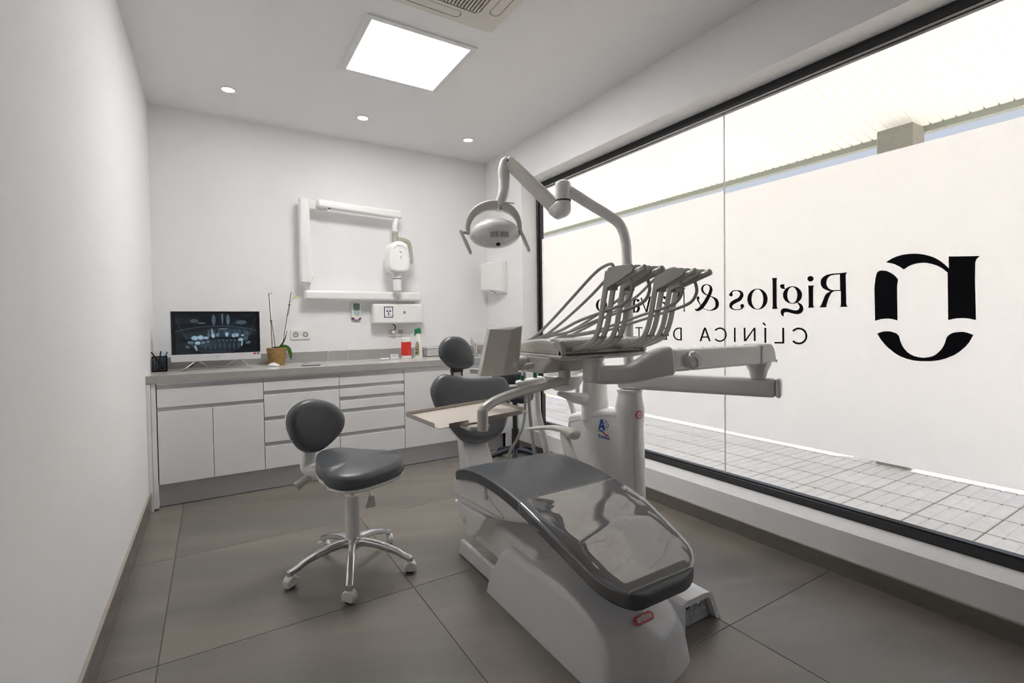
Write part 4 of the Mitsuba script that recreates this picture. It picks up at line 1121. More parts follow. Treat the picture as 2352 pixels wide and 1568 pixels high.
# ------------------------------------------------------------------ on the worktop
CT = 0.9
mc = thing('computer', 'white all-in-one computer on thin metal legs showing a dental x-ray', 'computer')
mat('computer_silver', (0.62, 0.62, 0.64), rough=0.3)
part(mc, 'body', box(0.123, 0.699, -0.325, -0.285, 0.968, 1.334, 0.003), 'computer_silver', smooth=False)
part(mc, 'chin', box(0.122, 0.700, -0.331, -0.325, 0.967, 1.0195, 0.0015), 'computer_silver', smooth=False)
part(mc, 'bezel', box(0.128, 0.696, -0.3295, -0.325, 1.020, 1.334, 0.001), 'black_plastic', smooth=False)
BLOBS = [(.244, .376, .040, .052, .9, 0), (.309, .384, .033, .058, .9, 0), (.367, .374, .034, .034, .85, 0), (.440, .500, .014, .095, .75, .12), (.449, .425, .022, .055, .95, .1),
         (.400, .44, .018, .06, .35, 0), (.500, .440, .018, .050, .55, 0), (.565, .584, .058, .007, .8, 0), (.608, .448, .019, .060, .9, 0), (.688, .420, .024, .048, .8, 0), (.727, .430, .023, .050, .8, 0),
         (.793, .420, .020, .026, .8, 0), (.770, .312, .032, .040, .9, 0), (.783, .215, .011, .065, .8, -.15), (.274, .255, .034, .042, .85, 0), (.252, .140, .014, .072, .75, .25),
         (.196, .270, .034, .036, .45, .4), (.336, .262, .020, .030, .55, 0), (.390, .282, .018, .028, .5, 0), (.160, .165, .020, .035, .4, .4), (.830, .35, .03, .06, .3, 0), (.845, .47, .02, .06, .3, 0),
         (.46, .80, .022, .13, .35, 0), (.56, .84, .010, .16, .42, 0), (.625, .80, .022, .13, .38, 0), (.86, .24, .03, .04, .35, -.4), (.24, .78, .05, .05, .25, 0), (.78, .74, .07, .05, .32, 0), (.32, .73, .05, .02, .35, -.2)] + \
        [(.52 + .045 * k, .30, .014, .03, .30, 0) for k in range(5)] + [(.36 + .055 * k, .17, .014, .09, .22, 0) for k in range(8)] + [(.40 + .06 * k, .50, .016, .08, .26, 0) for k in range(8)]


def xray(p, n, uv):
    u, v = (p.x - 0.134) / 0.559, (p.z - 1.022) / 0.310
    val = 0.01 + 0.20 * fbm(u * 7, v * 9, 0.0, 3) * fbm(u * 3 + 9, v * 4, 2.0, 2)
    jaw = 0.40 - 1.3 * dr.square(u - 0.5)
    inside = smoothstep(-0.10, 0.10, 0.62 - 0.9 * dr.square(u - 0.5) - v) * smoothstep(-0.02, 0.16, v - (0.02 + 2.2 * dr.square(u - 0.5) * smoothstep(0.1, 0.3, dr.abs(u - 0.5))))
    val = val + 0.10 * inside
    line = dr.exp(-dr.square((v - (0.655 - 0.55 * dr.square(u - 0.5))) / 0.012))
    val = val + 0.16 * line
    edge = dr.exp(-dr.square((v - (0.04 + 2.6 * dr.square(dr.maximum(dr.abs(u - 0.5) - 0.14, 0)) * 3.0)) / 0.03))
    val = val + 0.09 * edge
    bite = dr.exp(-dr.square((v - (0.345 - 0.10 * dr.square((u - 0.5) * 2) + 0.02)) / 0.016)) * smoothstep(0.42, 0.36, dr.abs(u - 0.5))
    val = val * (1 - 0.9 * bite)
    for (bu, bv, ru, rv, amp, rot) in BLOBS:
        du, dv = u - bu, (v - bv)
        x, y = du + rot * dv * 0.55, dv
        q = dr.square(x / ru) + dr.square(y / rv)
        val = dr.maximum(val, amp * smoothstep(1.5, 0.55, q) * (0.85 + 0.3 * noise(u * 60, v * 40)))
    frame = smoothstep(0.030, 0.042, u) * smoothstep(0.030, 0.038, 1 - u) * smoothstep(0.035, 0.05, 1 - v)
    val = dr.clip(val, 0, 1) * frame
    return mi.Color3f(0.25, 0.37, 0.48) * (0.004 + 1.15 * val * dr.sqrt(val)) + mi.Color3f(0.003, 0.003, 0.004)


mat('screen_glass', (0.004, 0.004, 0.005), rough=0.25, spec=0.3)
part(mc, 'screen', trimesh.Trimesh([(0.134, -0.3300, 1.022), (0.693, -0.3300, 1.022), (0.693, -0.3300, 1.332), (0.134, -0.3300, 1.332)], [(0, 1, 2), (0, 2, 3)], process=False), 'screen_glass', smooth=False, label='lit screen with a panoramic dental x-ray', uv=np.array([[0, 0], [1, 0], [1, 1], [0, 1.0]]), emitter={'type': 'area', 'radiance': proc(xray)})
mat('logo_grey', (0.30, 0.30, 0.31), rough=0.35, metal=0.5)
part(mc, 'maker_mark', cat(extr(sg.Point(0.412, 0.9945).buffer(0.0085).difference(sg.Point(0.412, 0.9945).buffer(0.0072)), 0.0006, XZ(-0.331)), moved(meshkit.text_mesh('hp', 0.0085, 0.0006), axes((0.4072, -0.331, 0.9925), (1, 0, 0), (0.15, 0, 1), (0, -1, 0)))), 'logo_grey', smooth=False)
part(mc, 'red_sticker', extr(sg.box(0.648, 1.003, 0.666, 1.015), 0.0006, XZ(-0.331)), 'badge_red', smooth=False)
part(mc, 'red_sticker', extr(sg.box(0.673, 1.003, 0.689, 1.015), 0.0006, XZ(-0.331)), mat('sticker_dark', (0.22, 0.06, 0.06), rough=0.4), smooth=False)
for pts in ([(0.285, -0.30, 0.972), (0.235, -0.34, 0.940), (0.185, -0.375, 0.9045), (0.200, -0.345, 0.9045), (0.240, -0.27, 0.940), (0.262, -0.21, 0.972)],
            [(0.545, -0.30, 0.972), (0.590, -0.36, 0.940), (0.632, -0.415, 0.9045), (0.630, -0.385, 0.9045), (0.585, -0.29, 0.945), (0.560, -0.24, 0.972)]):
    part(mc, 'stand_leg', sweep(pts, 0.0042, n=10), 'steel', smooth=True)
part(mc, 'stand_bar', sweep([(0.29, -0.27, 0.965), (0.345, -0.235, 0.912), (0.46, -0.235, 0.912), (0.54, -0.27, 0.965)], 0.0042, n=10), 'steel', smooth=True)
part(mc, 'cable', sweep(spline([(0.20, -0.17, 0.906), (0.235, -0.20, 0.925), (0.275, -0.24, 0.960)], 5), 0.006, n=10), 'rubber_black', smooth=True)

pc = thing('pen_cup', 'black wire mesh pen cup at the left end of the worktop', 'pen holder')
mesh_k = []
px0, px1, py0, py1, pz1 = 0.010, 0.092, -0.285, -0.205, 1.008
diffuse('mesh_black', (0.010, 0.010, 0.011))
part(pc, 'bottom', box(px0, px1, py0, py1, CT + 0.0005, CT + 0.004), 'mesh_black', smooth=False)
wires = []
for k in range(13):
    t_ = k / 12
    for q in ((px0 + (px1 - px0) * t_, py0), (px0 + (px1 - px0) * t_, py1), (px0, py0 + (py1 - py0) * t_), (px1, py0 + (py1 - py0) * t_)):
        wires.append(box(q[0] - 0.0009, q[0] + 0.0009, q[1] - 0.0009, q[1] + 0.0009, CT + 0.003, pz1))
for k in range(15):
    z = CT + 0.006 + (pz1 - CT - 0.008) * k / 14
    wires += [box(px0, px1, py0 - 0.0008, py0 + 0.0008, z, z + 0.0016), box(px0, px1, py1 - 0.0008, py1 + 0.0008, z, z + 0.0016), box(px0 - 0.0008, px0 + 0.0008, py0, py1, z, z + 0.0016), box(px1 - 0.0008, px1 + 0.0008, py0, py1, z, z + 0.0016)]
k_ = part(pc, 'wire_mesh', cat(*wires), 'mesh_black', smooth=False)
labels[k_] = {'kind': 'stuff'}
rim_ = rrect(px1 - px0 + 0.004, py1 - py0 + 0.004, 0.006)
part(pc, 'rim', sweep(np.vstack([np.column_stack([rim_ + P((px0 + px1) / 2, (py0 + py1) / 2), np.full(len(rim_), pz1)]), [[rim_[0][0] + (px0 + px1) / 2, rim_[0][1] + (py0 + py1) / 2, pz1]]]), 0.0022, n=8, up=(0, 0, 1)), 'mesh_black', smooth=True)
for nm, a, b, col, lab in (('marker', (0.074, -0.225, 0.906), (0.004, -0.262, 1.044), (0.10, 0.012, 0.012), 'dark red pen with a black tip leaning left in the pen cup'),
                           ('pen', (0.040, -0.262, 0.906), (0.058, -0.230, 1.047), (0.03, 0.05, 0.16), 'dark blue pen standing upright in the pen cup'),
                           ('pen', (0.030, -0.268, 0.906), (0.097, -0.232, 1.040), (0.01, 0.22, 0.32), 'turquoise pen leaning right in the pen cup')):
    t = thing(nm, lab, 'pen')
    a, b = P(*a), P(*b)
    d = unit(b - a)
    L_ = np.linalg.norm(b - a)
    part(t, 'barrel', lathe([(0.001, 0.0), (0.003, 0.006), (0.0045, 0.012), (0.0045, L_ - 0.03), (0.0042, L_ - 0.028)], 16, a, d), mat(f'pen_{len(scene)}', col, rough=0.3))
    part(t, 'cap', lathe([(0.0047, L_ - 0.034), (0.0047, L_ - 0.004), (0.003, L_), (0.0, L_)], 16, a, d), 'rubber_black' if nm == 'marker' else f'pen_{len(scene) - 2}' if False else 'rubber_black' if nm == 'marker' else list(scene[f'{t}__barrel']['bsdf'].values())[1])

# orchid in a woven basket
po = thing('potted_orchid', 'nearly bare orchid with two tall stems in a woven straw basket', 'potted plant')
POX = P(0.829, -0.170, CT)


def straw(p, n, uv):
    a = dr.atan2(p.y + 0.170, p.x - 0.829)
    f = noise(a * 26, p.z * 240) * 0.6 + noise(a * 90, p.z * 500) * 0.4
    return mix((0.20, 0.105, 0.035), (0.50, 0.32, 0.14), f)


mat('straw', proc(straw), rough=0.75, spec=0.3)
bk = part(po, 'basket', lathe([(0.0, 0.001), (0.053, 0.001), (0.072, 0.136), (0.066, 0.136), (0.048, 0.02), (0.0, 0.02)], 40, POX), 'straw')
for k in range(15):
    z = 0.006 + 0.0092 * k
    r = 0.0545 + (0.0735 - 0.0545) * z / 0.136
    th_ = np.linspace(0, 2 * math.pi, 41)
    wob = 0.0012 * np.sin(th_ * 12 + k * math.pi * 1.0)
    part(bk, 'coil', sweep(np.column_stack([POX[0] + (r + wob) * np.cos(th_), POX[1] + (r + wob) * np.sin(th_), np.full(41, CT + z) + 0.0009 * np.sin(th_ * 5 + k)]), 0.0054, n=8, up=(0, 0, 1)), 'straw', smooth=True)
mat('bark', proc(lambda p, n, uv: mix((0.012, 0.008, 0.005), (0.05, 0.035, 0.02), noise(p.x * 120, p.y * 120, p.z * 120))), rough=0.9)
part(po, 'bark_mix', lathe([(0.0, 0.150), (0.02, 0.150), (0.045, 0.138), (0.066, 0.126), (0.0, 0.120)], 24, POX), 'bark')
mat('stem_brown', (0.045, 0.032, 0.025), rough=0.6)
mat('stem_pink', (0.16, 0.07, 0.06), rough=0.6)
for pts, r in (([(0.795, -0.170, 1.035), (0.793, -0.170, 1.15), (0.790, -0.170, 1.260), (0.784, -0.170, 1.38), (0.780, -0.170, 1.485)], 0.0026), ([(0.820, -0.165, 1.035), (0.808, -0.168, 1.15), (0.794, -0.168, 1.265)], 0.0024),
               ([(0.872, -0.165, 1.04), (0.890, -0.168, 1.16), (0.910, -0.170, 1.28), (0.930, -0.170, 1.395), (0.950, -0.170, 1.502)], 0.0024), ([(0.915, -0.170, 1.30), (0.930, -0.166, 1.345), (0.935, -0.166, 1.39), (0.931, -0.168, 1.42)], 0.0018)):
    part(po, 'stem', sweep(spline(pts, 5), r, n=10), 'stem_brown', smooth=True)
part(po, 'twig', sweep(spline([(0.781, -0.17, 1.480), (0.795, -0.17, 1.484), (0.804, -0.17, 1.497)], 4), 0.0014, n=6), 'stem_pink', smooth=True)
for c_ in ((0.792, -0.169, 1.262), (0.931, -0.170, 1.393)):
    part(po, 'clip', hull([(P(*c_) + P(-0.009, 0, 0.001), 0.0022), (P(*c_) + P(0.009, 0, 0), 0.0026)], 1), 'rubber_black')
part(po, 'bud_stalk', sweep(spline([(0.938, -0.17, 1.415), (0.955, -0.17, 1.436), (0.966, -0.17, 1.452)], 4), 0.0015, n=6), mat('stalk_green', (0.25, 0.28, 0.08), rough=0.5), smooth=True)
mat('petal_yellow', (0.62, 0.62, 0.22), rough=0.5)
for k in range(5):
    a = k * 1.257
    part(po, 'petal', hull([((0.976, -0.17, 1.459), 0.004), ((0.976 + 0.013 * math.cos(a), -0.174, 1.459 + 0.010 * math.sin(a)), 0.0055)], 1), 'petal_yellow')
scene['leaf_green'] = {'type': 'principledthin', 'base_color': proc(lambda p, n, uv: mix((0.035, 0.085, 0.022), (0.075, 0.155, 0.04), noise(p.x * 60, p.y * 60, p.z * 40))), 'roughness': 0.4, 'diff_trans': 0.35, 'eta': 1.4}


def leaf(spine_, widths, up):
    q = spline(spine_, 6)
    t_, a_, b_ = frames(q, up)
    w_ = np.interp(np.linspace(0, 1, len(q)), np.linspace(0, 1, len(widths)), widths)
    rows = np.array([[q[i] + b_[i] * w_[i] * s - a_[i] * 0.25 * w_[i] * (1 - s * s) for s in np.linspace(-1, 1, 9)] for i in range(len(q))])
    k, m = rows.shape[:2]
    i, j = np.meshgrid(np.arange(k - 1), np.arange(m - 1), indexing='ij')
    f = np.stack([i * m + j, i * m + j + 1, (i + 1) * m + j + 1, (i + 1) * m + j], -1).reshape(-1, 4)
    return trimesh.Trimesh(rows.reshape(-1, 3), np.vstack([f[:, [0, 1, 2]], f[:, [0, 2, 3]]]), process=False)


part(po, 'leaf', leaf([(0.845, -0.175, 1.045), (0.868, -0.172, 1.068), (0.890, -0.170, 1.105), (0.903, -0.170, 1.148), (0.908, -0.168, 1.176)], [0.008, 0.017, 0.022, 0.017, 0.008, 0.010], (1, -0.3, 0)), 'leaf_green', smooth=True)
part(po, 'leaf', leaf([(0.850, -0.185, 1.046), (0.885, -0.190, 1.052), (0.914, -0.195, 1.030), (0.928, -0.198, 0.985), (0.931, -0.200, 0.938)], [0.006, 0.014, 0.021, 0.023, 0.017, 0.002], (0.6, -0.8, 0.5)), 'leaf_green', smooth=True)

ms = thing('computer_mouse', 'small white computer mouse in front of the straw basket', 'mouse')
mo = np.array([(math.cos(a) * 0.036, math.sin(a) * 0.058) for a in np.linspace(0, 2 * math.pi, 40, endpoint=False)])
part(ms, 'body', moved(pad(mo, np.eye(4), 0.020, 0.014, 0.010), axes((0.788, -0.330, CT + 0.0005), unit((0.9, 0.4, 0)), unit((-0.4, 0.9, 0)))), 'plastic_white', smooth=60)
part(ms, 'wheel', hull([((0.790, -0.352, CT + 0.0305), 0.003), ((0.788, -0.346, CT + 0.0312), 0.003)], 1), 'plastic_grey')
pz = thing('mouse_pad', 'flat dark edged grey pad lying on the worktop right of the basket', 'pad')
mat('pad_grey', (0.30, 0.29, 0.31), rough=0.5)
mat('pad_dark', (0.09, 0.085, 0.10), rough=0.5)
po_ = spline([(0.975, -0.455), (1.088, -0.500), (1.120, -0.420), (1.085, -0.290), (1.045, -0.25), (1.010, -0.34)], 5, True)
part(pz, 'base', slab(po_, 0.004, 0.001, 2, axes((0, 0, CT + 0.0005), (1, 0, 0), (0, 1, 0))), 'pad_dark', smooth=30)
part(pz, 'cover', pad(po_ * 0.9 + P(*(po_.mean(0) * 0.1)), axes((0, 0, CT + 0.0045), (1, 0, 0), (0, 1, 0)), 0.004, 0.003, 0.004), 'pad_grey', smooth=50)
part(pz, 'tab', pad(np.array([(math.cos(a) * 0.030, math.sin(a) * 0.022) for a in np.linspace(0, 2 * math.pi, 24, endpoint=False)]), axes((1.035, -0.31, CT + 0.010), (1, 0, 0), (0, 1, 0)), 0.006, 0.004, 0.004), 'pad_grey', smooth=50)

fs_ = thing('face_shield', 'clear plastic arched shield standing on the worktop', 'face shield')
scene['clear_plastic'] = {'type': 'thindielectric', 'int_ior': 1.45}
ar = [(a, 0.082 * math.cos(a)) for a in np.linspace(0.0, math.pi, 25)]
vs, fsx = [], []
for k, (a, c) in enumerate(ar):
    vs += [(1.300 - 1.10 * c, -0.24 + 0.09 * math.sin(a), CT + 0.001), (1.300 - 0.88 * c, -0.235 + 0.08 * math.sin(a), CT + 0.15 + 0.02 * math.sin(a))]
    if k:
        fsx += [(2 * k - 2, 2 * k, 2 * k + 1), (2 * k - 2, 2 * k + 1, 2 * k - 1)]
part(fs_, 'visor', trimesh.Trimesh(vs, fsx, process=False), 'clear_plastic', smooth=True)
mat('clear_edge', (0.72, 0.73, 0.72), rough=0.2)
part(fs_, 'brow_edge', sweep([(1.300 - 0.98 * c, -0.238 + 0.085 * math.sin(a), CT + 0.085 + 0.014 * math.sin(a)) for a, c in ar], 0.0013, n=6), 'clear_edge', smooth=True)
for s in (0, -1):
    part(fs_, 'side_edge', sweep([vs[0 if s == 0 else -2], vs[1 if s == 0 else -1]], 0.0012, n=6), 'clear_edge', smooth=True)

ab = thing('acrylic_box', 'small clear box with white pads inside, left of the card holder', 'box')
part(ab, 'case', box(1.650, 1.732, -0.30, -0.25, CT + 0.001, CT + 0.038, 0.001), 'clear_plastic', smooth=False)
part(ab, 'pads', rbox(1.655, 1.727, -0.296, -0.254, CT + 0.003, CT + 0.018, 0.004), 'print_white')
ch_ = thing('card_holder', 'small clear card holder with white cards beside the red canister', 'card holder')
part(ch_, 'stand', cat(box(1.742, 1.822, -0.285, -0.240, CT + 0.0005, CT + 0.0025), box(1.742, 1.822, -0.288, -0.285, CT + 0.0005, CT + 0.020)), 'clear_plastic', smooth=False)
mat('card_white', (0.66, 0.70, 0.74), rough=0.5)
cd = part(ch_, 'cards', box(1.746, 1.819, -0.283, -0.268, CT + 0.003, CT + 0.049, 0.0006), 'card_white', smooth=False)
part(cd, 'print', moved(meshkit.text_mesh('DDS IP', 0.010, 0.0004, bold=True), axes((1.760, -0.283, CT + 0.032), (1, 0, 0), (0, 0, 1), (0, -1, 0))), 'print_grey', smooth=False)

cn_ = thing('wipes_canister', 'red wipes canister with a white lid on the worktop', 'canister')
mat('canister_red', proc(lambda p, n, uv: mix((0.50, 0.008, 0.006), (0.68, 0.03, 0.015), noise(p.x * 90, p.y * 90, p.z * 12))), rough=0.22, coat=0.5)
CX_ = P(1.921, -0.20, CT)
part(cn_, 'body', lathe([(0.0, 0.0005), (0.044, 0.0005), (0.046, 0.004), (0.046, 0.155), (0.0, 0.156)], 40, CX_), 'plastic_white')
part(cn_, 'label', lathe([(0.0455, 0.027), (0.0464, 0.028), (0.0464, 0.153), (0.0455, 0.154)], 40, CX_), 'canister_red')
part(cn_, 'lid', lathe([(0.0470, 0.157), (0.0470, 0.184), (0.0445, 0.192), (0.036, 0.196), (0.0, 0.197)], 40, CX_), 'plastic_white')
mat('label_yellow', (0.75, 0.40, 0.02), rough=0.4)
part(cn_, 'label_spot', lathe([(0.0, 0.0), (0.011, 0.0), (0.011, 0.0008), (0.0, 0.0008)], 18, CX_ + P(0.0415, -0.0205, 0.136), (0.9, -0.44, 0)), 'label_yellow')

sb_ = thing('spray_bottle', 'white spray bottle with a green trigger head beside the red canister', 'spray bottle')
BX = P(2.058, -0.150, CT)
prof = spline([(0.0, 0.001), (0.036, 0.001), (0.040, 0.006), (0.040, 0.10), (0.037, 0.14), (0.028, 0.185), (0.020, 0.215), (0.018, 0.228)], 4)
m_ = lathe([(max(0.0, a), b) for a, b in prof] + [(0.0, 0.228)], 36)
m_.apply_transform(np.diag([1, 0.75, 1, 1]))
m_.apply_translation(BX)
part(sb_, 'bottle', m_, 'plastic_white', smooth=50)
mat('trigger_green', (0.0, 0.16, 0.045), rough=0.3)
part(sb_, 'trigger_head', hull([(BX + P(a, b, c), 0.010) for a in (-0.022, 0.018) for b in (-0.006, 0.006) for c in (0.238, 0.262)] + [(BX + P(-0.026, 0, 0.262), 0.009), (BX + P(0.012, 0, 0.275), 0.009)]), 'trigger_green')
part(sb_, 'trigger', sweep(spline([BX + P(-0.020, 0, 0.245), BX + P(-0.029, 0, 0.230), BX + P(-0.034, 0, 0.208)], 4), 0.005, 0.007, n=12), 'trigger_green', smooth=True)
mat('label_olive', proc(lambda p, n, uv: mix((0.09, 0.10, 0.02), (0.50, 0.45, 0.30), smoothstep(0.45, 0.6, noise(p.x * 70, 3.0, p.z * 110)))), rough=0.4)
lb_v, lb_f = [], []
for i, zz in enumerate(np.linspace(0.020, 0.150, 14)):
    h_ = math.sqrt(max(0, 1 - ((zz - 0.07) / 0.085) ** 2)) if zz > 0.07 else 1.0
    rr_ = 0.0406 if zz < 0.10 else 0.0406 - 0.003 * (zz - 0.10) / 0.04
    for j, aa in enumerate(np.linspace(math.radians(238) - 0.50 * h_, math.radians(238) + 0.50 * h_, 9)):
        lb_v.append(BX + P(rr_ * math.cos(aa), 0.757 * rr_ * math.sin(aa), zz))
        if i and j:
            q = i * 9 + j
            lb_f += [(q - 10, q - 9, q), (q - 10, q, q - 1)]
part(sb_, 'label', trimesh.Trimesh(lb_v, lb_f, process=False), 'label_olive', smooth=True)
gb = thing('storage_box', 'light grey lidded box on the worktop behind the headrest', 'box')
mat('box_grey', (0.50, 0.50, 0.49), rough=0.4)
part(gb, 'body', box(2.150, 2.345, -0.150, -0.045, CT + 0.004, CT + 0.075, 0.003), 'box_grey', smooth=False)
part(gb, 'lid', box(2.147, 2.348, -0.153, -0.042, CT + 0.076, CT + 0.086, 0.003), 'box_grey', smooth=False)
part(gb, 'base', box(2.156, 2.340, -0.145, -0.050, CT + 0.0005, CT + 0.004), 'black_plastic', smooth=False)

# sink and tap
mat('sink_steel', (0.55, 0.55, 0.55), rough=0.3, metal=0.9)
sk = thing('sink', 'steel sink let into the worktop by the window corner', 'sink')
so_ = rrect(SX1 - SX0, SY1 - SY0, 0.05)
scx, scy = (SX0 + SX1) / 2, (SY0 + SY1) / 2
lay = []
for f_, z in ((0.995, 0.898), (0.97, 0.896), (0.93, 0.86), (0.90, 0.768), (0.80, 0.757), (0.05, 0.755), (0.05, 0.751), (0.82, 0.752), (0.93, 0.762), (0.965, 0.86), (0.995, 0.892)):
    lay.append(np.column_stack([so_ * f_ + P(scx, scy), np.full(len(so_), z)]))
part(sk, 'bowl', loft(lay, cap=False), 'sink_steel', smooth=50)
part(sk, 'drain', lathe([(0.0, 0.0), (0.020, 0.0), (0.022, 0.002), (0.0, 0.003)], 20, (scx, scy, 0.7555)), 'chrome')
tp_ = thing('tap', 'chrome long lever mixer tap behind the headrest', 'tap')
TX_ = P(2.700, -0.090, CT)
part(tp_, 'body', lathe([(0.026, 0.0005), (0.026, 0.006), (0.021, 0.010), (0.021, 0.085), (0.019, 0.105), (0.0, 0.108)], 30, TX_), 'chrome')
part(tp_, 'spout', sweep(spline([TX_ + P(-0.005, 0.0, 0.045), TX_ + P(-0.030, -0.02, 0.085), TX_ + P(-0.055, -0.045, 0.125), TX_ + P(-0.072, -0.065, 0.145)], 5), 0.012, n=16), 'chrome', smooth=True)
part(tp_, 'aerator', cyl(TX_ + P(-0.073, -0.066, 0.153), TX_ + P(-0.075, -0.068, 0.118), 0.0125, 18), 'chrome')
part(tp_, 'lever', sweep(spline([TX_ + P(0.015, 0, 0.112), TX_ + P(-0.015, -0.005, 0.113), TX_ + P(-0.035, -0.012, 0.135), TX_ + P(-0.052, -0.02, 0.175)], 5), [0.009] * 6 + [0.007] * 5 + [0.005] * 5, n=14), 'chrome', smooth=True)
part(tp_, 'temperature_mark', cyl(TX_ + P(0.014, -0.012, 0.083), TX_ + P(0.014, -0.012, 0.10), 0.009, 14), 'label_yellow', label='yellow mark')
# ------------------------------------------------------------------ on the back wall
diffuse('plate_white', (0.78, 0.77, 0.75))
mat('socket_shade', (0.50, 0.49, 0.47), rough=0.5)


def socket_plate(x0, z0, label):
    t = thing('double_socket', label, 'power socket')
    part(t, 'plate', box(x0, x0 + 0.157, -0.010, -0.0005, z0, z0 + 0.086, 0.002), 'plate_white', smooth=False)
    for k in range(2):
        cx, cz = x0 + 0.0395 + 0.078 * k, z0 + 0.043
        s = part(t, 'socket', lathe([(0.0205, 0.0), (0.0215, 0.0015), (0.019, 0.0016), (0.0185, -0.004), (0.0, -0.004)], 30, (cx, -0.0102, cz), (0, -1, 0)), 'socket_shade')
        for dx in (-0.0095, 0.0095):
            part(s, 'contact', lathe([(0.0, 0.0), (0.0026, 0.0), (0.0026, 0.0006), (0.0, 0.0006)], 12, (cx + dx, -0.0068, cz), (0, -1, 0)), 'rubber_black')
    part(t, 'divider', box(x0 + 0.0782, x0 + 0.0788, -0.0105, -0.0095, z0 + 0.002, z0 + 0.084), 'socket_shade', smooth=False)
    return t


socket_plate(0.957, 1.098, 'white double power socket with both sockets free, right of the orchid')
socket_plate(1.815, 1.103, 'white double power socket with one plug in it, below the x-ray control box')
pg = thing('power_plug', 'white plug with a dark cable in the socket below the x-ray control box', 'plug')
part(pg, 'body', lathe([(0.0, 0.0), (0.0185, 0.0), (0.019, 0.003), (0.018, 0.026), (0.014, 0.032), (0.0, 0.033)], 26, (1.8545, -0.0155, 1.146), (0, -1, 0)), 'plate_white')
mat('cable_dark', (0.03, 0.045, 0.045), rough=0.5)
part(pg, 'cable', sweep(spline([(1.858, -0.040, 1.158), (1.868, -0.046, 1.178), (1.868, -0.050, 1.200), (1.852, -0.050, 1.219), (1.838, -0.048, 1.224)], 5), 0.0052, n=12), 'cable_dark', smooth=True)

xr = thing('xray_unit', 'white wall mounted dental x-ray machine with a folded arm, above the worktop', 'x-ray machine')
part(xr, 'control_box', hull([((x, y, z), r) for x in (1.665, 2.110) for z in (1.245, 1.390) for y, r in ((-0.090, 0.022), (-0.018, 0.016))]), 'plastic_white', smooth=40)
part(xr, 'switch', box(1.6425, 1.650, -0.070, -0.050, 1.305, 1.335, 0.002), 'plastic_grey', smooth=False)
st2 = part(xr, 'warning_sign', box(1.745, 1.832, -0.1135, -0.112, 1.283, 1.386), mat('sign_blue', (0.05, 0.06, 0.13), rough=0.5), smooth=False, label='blue framed radiation warning sign')
part(st2, 'field', box(1.753, 1.824, -0.1142, -0.1132, 1.291, 1.378), 'print_white', smooth=False)
tri = shapely.union_all([sg.Polygon([(0.006 * math.cos(a - 0.35), 0.006 * math.sin(a - 0.35)), (0.024 * math.cos(a - 0.48), 0.024 * math.sin(a - 0.48)), (0.0255 * math.cos(a), 0.0255 * math.sin(a)), (0.024 * math.cos(a + 0.48), 0.024 * math.sin(a + 0.48)), (0.006 * math.cos(a + 0.35), 0.006 * math.sin(a + 0.35))]) for a in (math.radians(30), math.radians(150), math.radians(270))] + [sg.Point(0, 0).buffer(0.0042)])
part(st2, 'trefoil', extr(affinity.translate(tri, 1.7885, 1.336), 0.0006, XZ(-0.1142)), 'sign_blue', smooth=False)
part(st2, 'print', cat(extr(sg.box(1.766, 1.3665, 1.811, 1.3695), 0.0006, XZ(-0.1142)), extr(sg.box(1.757, 1.3055, 1.820, 1.3072), 0.0006, XZ(-0.1142)), extr(sg.box(1.779, 1.2985, 1.798, 1.3015), 0.0006, XZ(-0.1142))), 'sign_blue', smooth=False)
part(xr, 'indicator', box(1.930, 1.952, -0.1135, -0.111, 1.318, 1.342, 0.001), 'plastic_grey_dark', smooth=False)
# swivel at the right end of the box, lower beam, upright, top beam
part(xr, 'swivel', cyl((2.075, -0.062, 1.395), (2.075, -0.062, 1.440), 0.030, 28, ch=0.003), 'plastic_white')
part(xr, 'lower_beam', hull([((x, y, z), 0.022) for x in (1.085, 2.088) for y in (-0.105, -0.055) for z in (1.462, 1.502)]), 'plastic_white', smooth=35)
part(xr, 'beam_button', hull([((1.110, -0.082, 1.440), 0.012), ((1.122, -0.082, 1.440), 0.012)]), 'plastic_white')
part(xr, 'upright_pivot', cyl((1.118, -0.080, 1.515), (1.118, -0.080, 1.585), 0.020, 24), 'plastic_white')
part(xr, 'upright', hull([((x, y, z), 0.020) for x in (1.050, 1.096) for y in (-0.115, -0.075) for z in (1.598, 2.288)]), 'plastic_white', smooth=35)
part(xr, 'elbow_cover', hull([((1.110, -0.095, 1.62), 0.018), ((1.110, -0.095, 1.68), 0.022), ((1.128, -0.095, 1.645), 0.014)]), 'plastic_white')
part(xr, 'shoulder', hull([((1.10, -0.10, 2.295), 0.020), ((1.105, -0.10, 2.232), 0.018), ((1.20, -0.125, 2.222), 0.016), ((1.25, -0.135, 2.226), 0.012)]), 'plastic_white')
part(xr, 'top_beam', hull([((x, y, z + dz), 0.020) for x, z in ((1.190, 2.264), (1.895, 2.238)) for y in (-0.165, -0.125) for dz in (-0.016, 0.016)]), 'plastic_white', smooth=35)
part(xr, 'screw', hull([((1.262, -0.187, 2.224), 0.006), ((1.266, -0.187, 2.224), 0.006)], 1), 'black_plastic')
part(xr, 'drop_tube', sweep(spline([(1.868, -0.145, 2.235), (1.864, -0.148, 2.19), (1.851, -0.150, 2.14), (1.848, -0.150, 2.075)], 5), 0.024, n=22), 'plastic_white', smooth=True)
mat('yoke_olive', (0.35, 0.35, 0.28), rough=0.35)
part(xr, 'yoke_collar', cyl((1.850, -0.150, 1.990), (1.850, -0.150, 2.076), 0.0285, 26), 'yoke_olive')
yk2 = [(1.875, -0.150, 2.012), (1.945, -0.155, 2.005), (1.978, -0.158, 1.985), (1.990, -0.160, 1.940), (1.998, -0.165, 1.880), (2.002, -0.170, 1.795)]
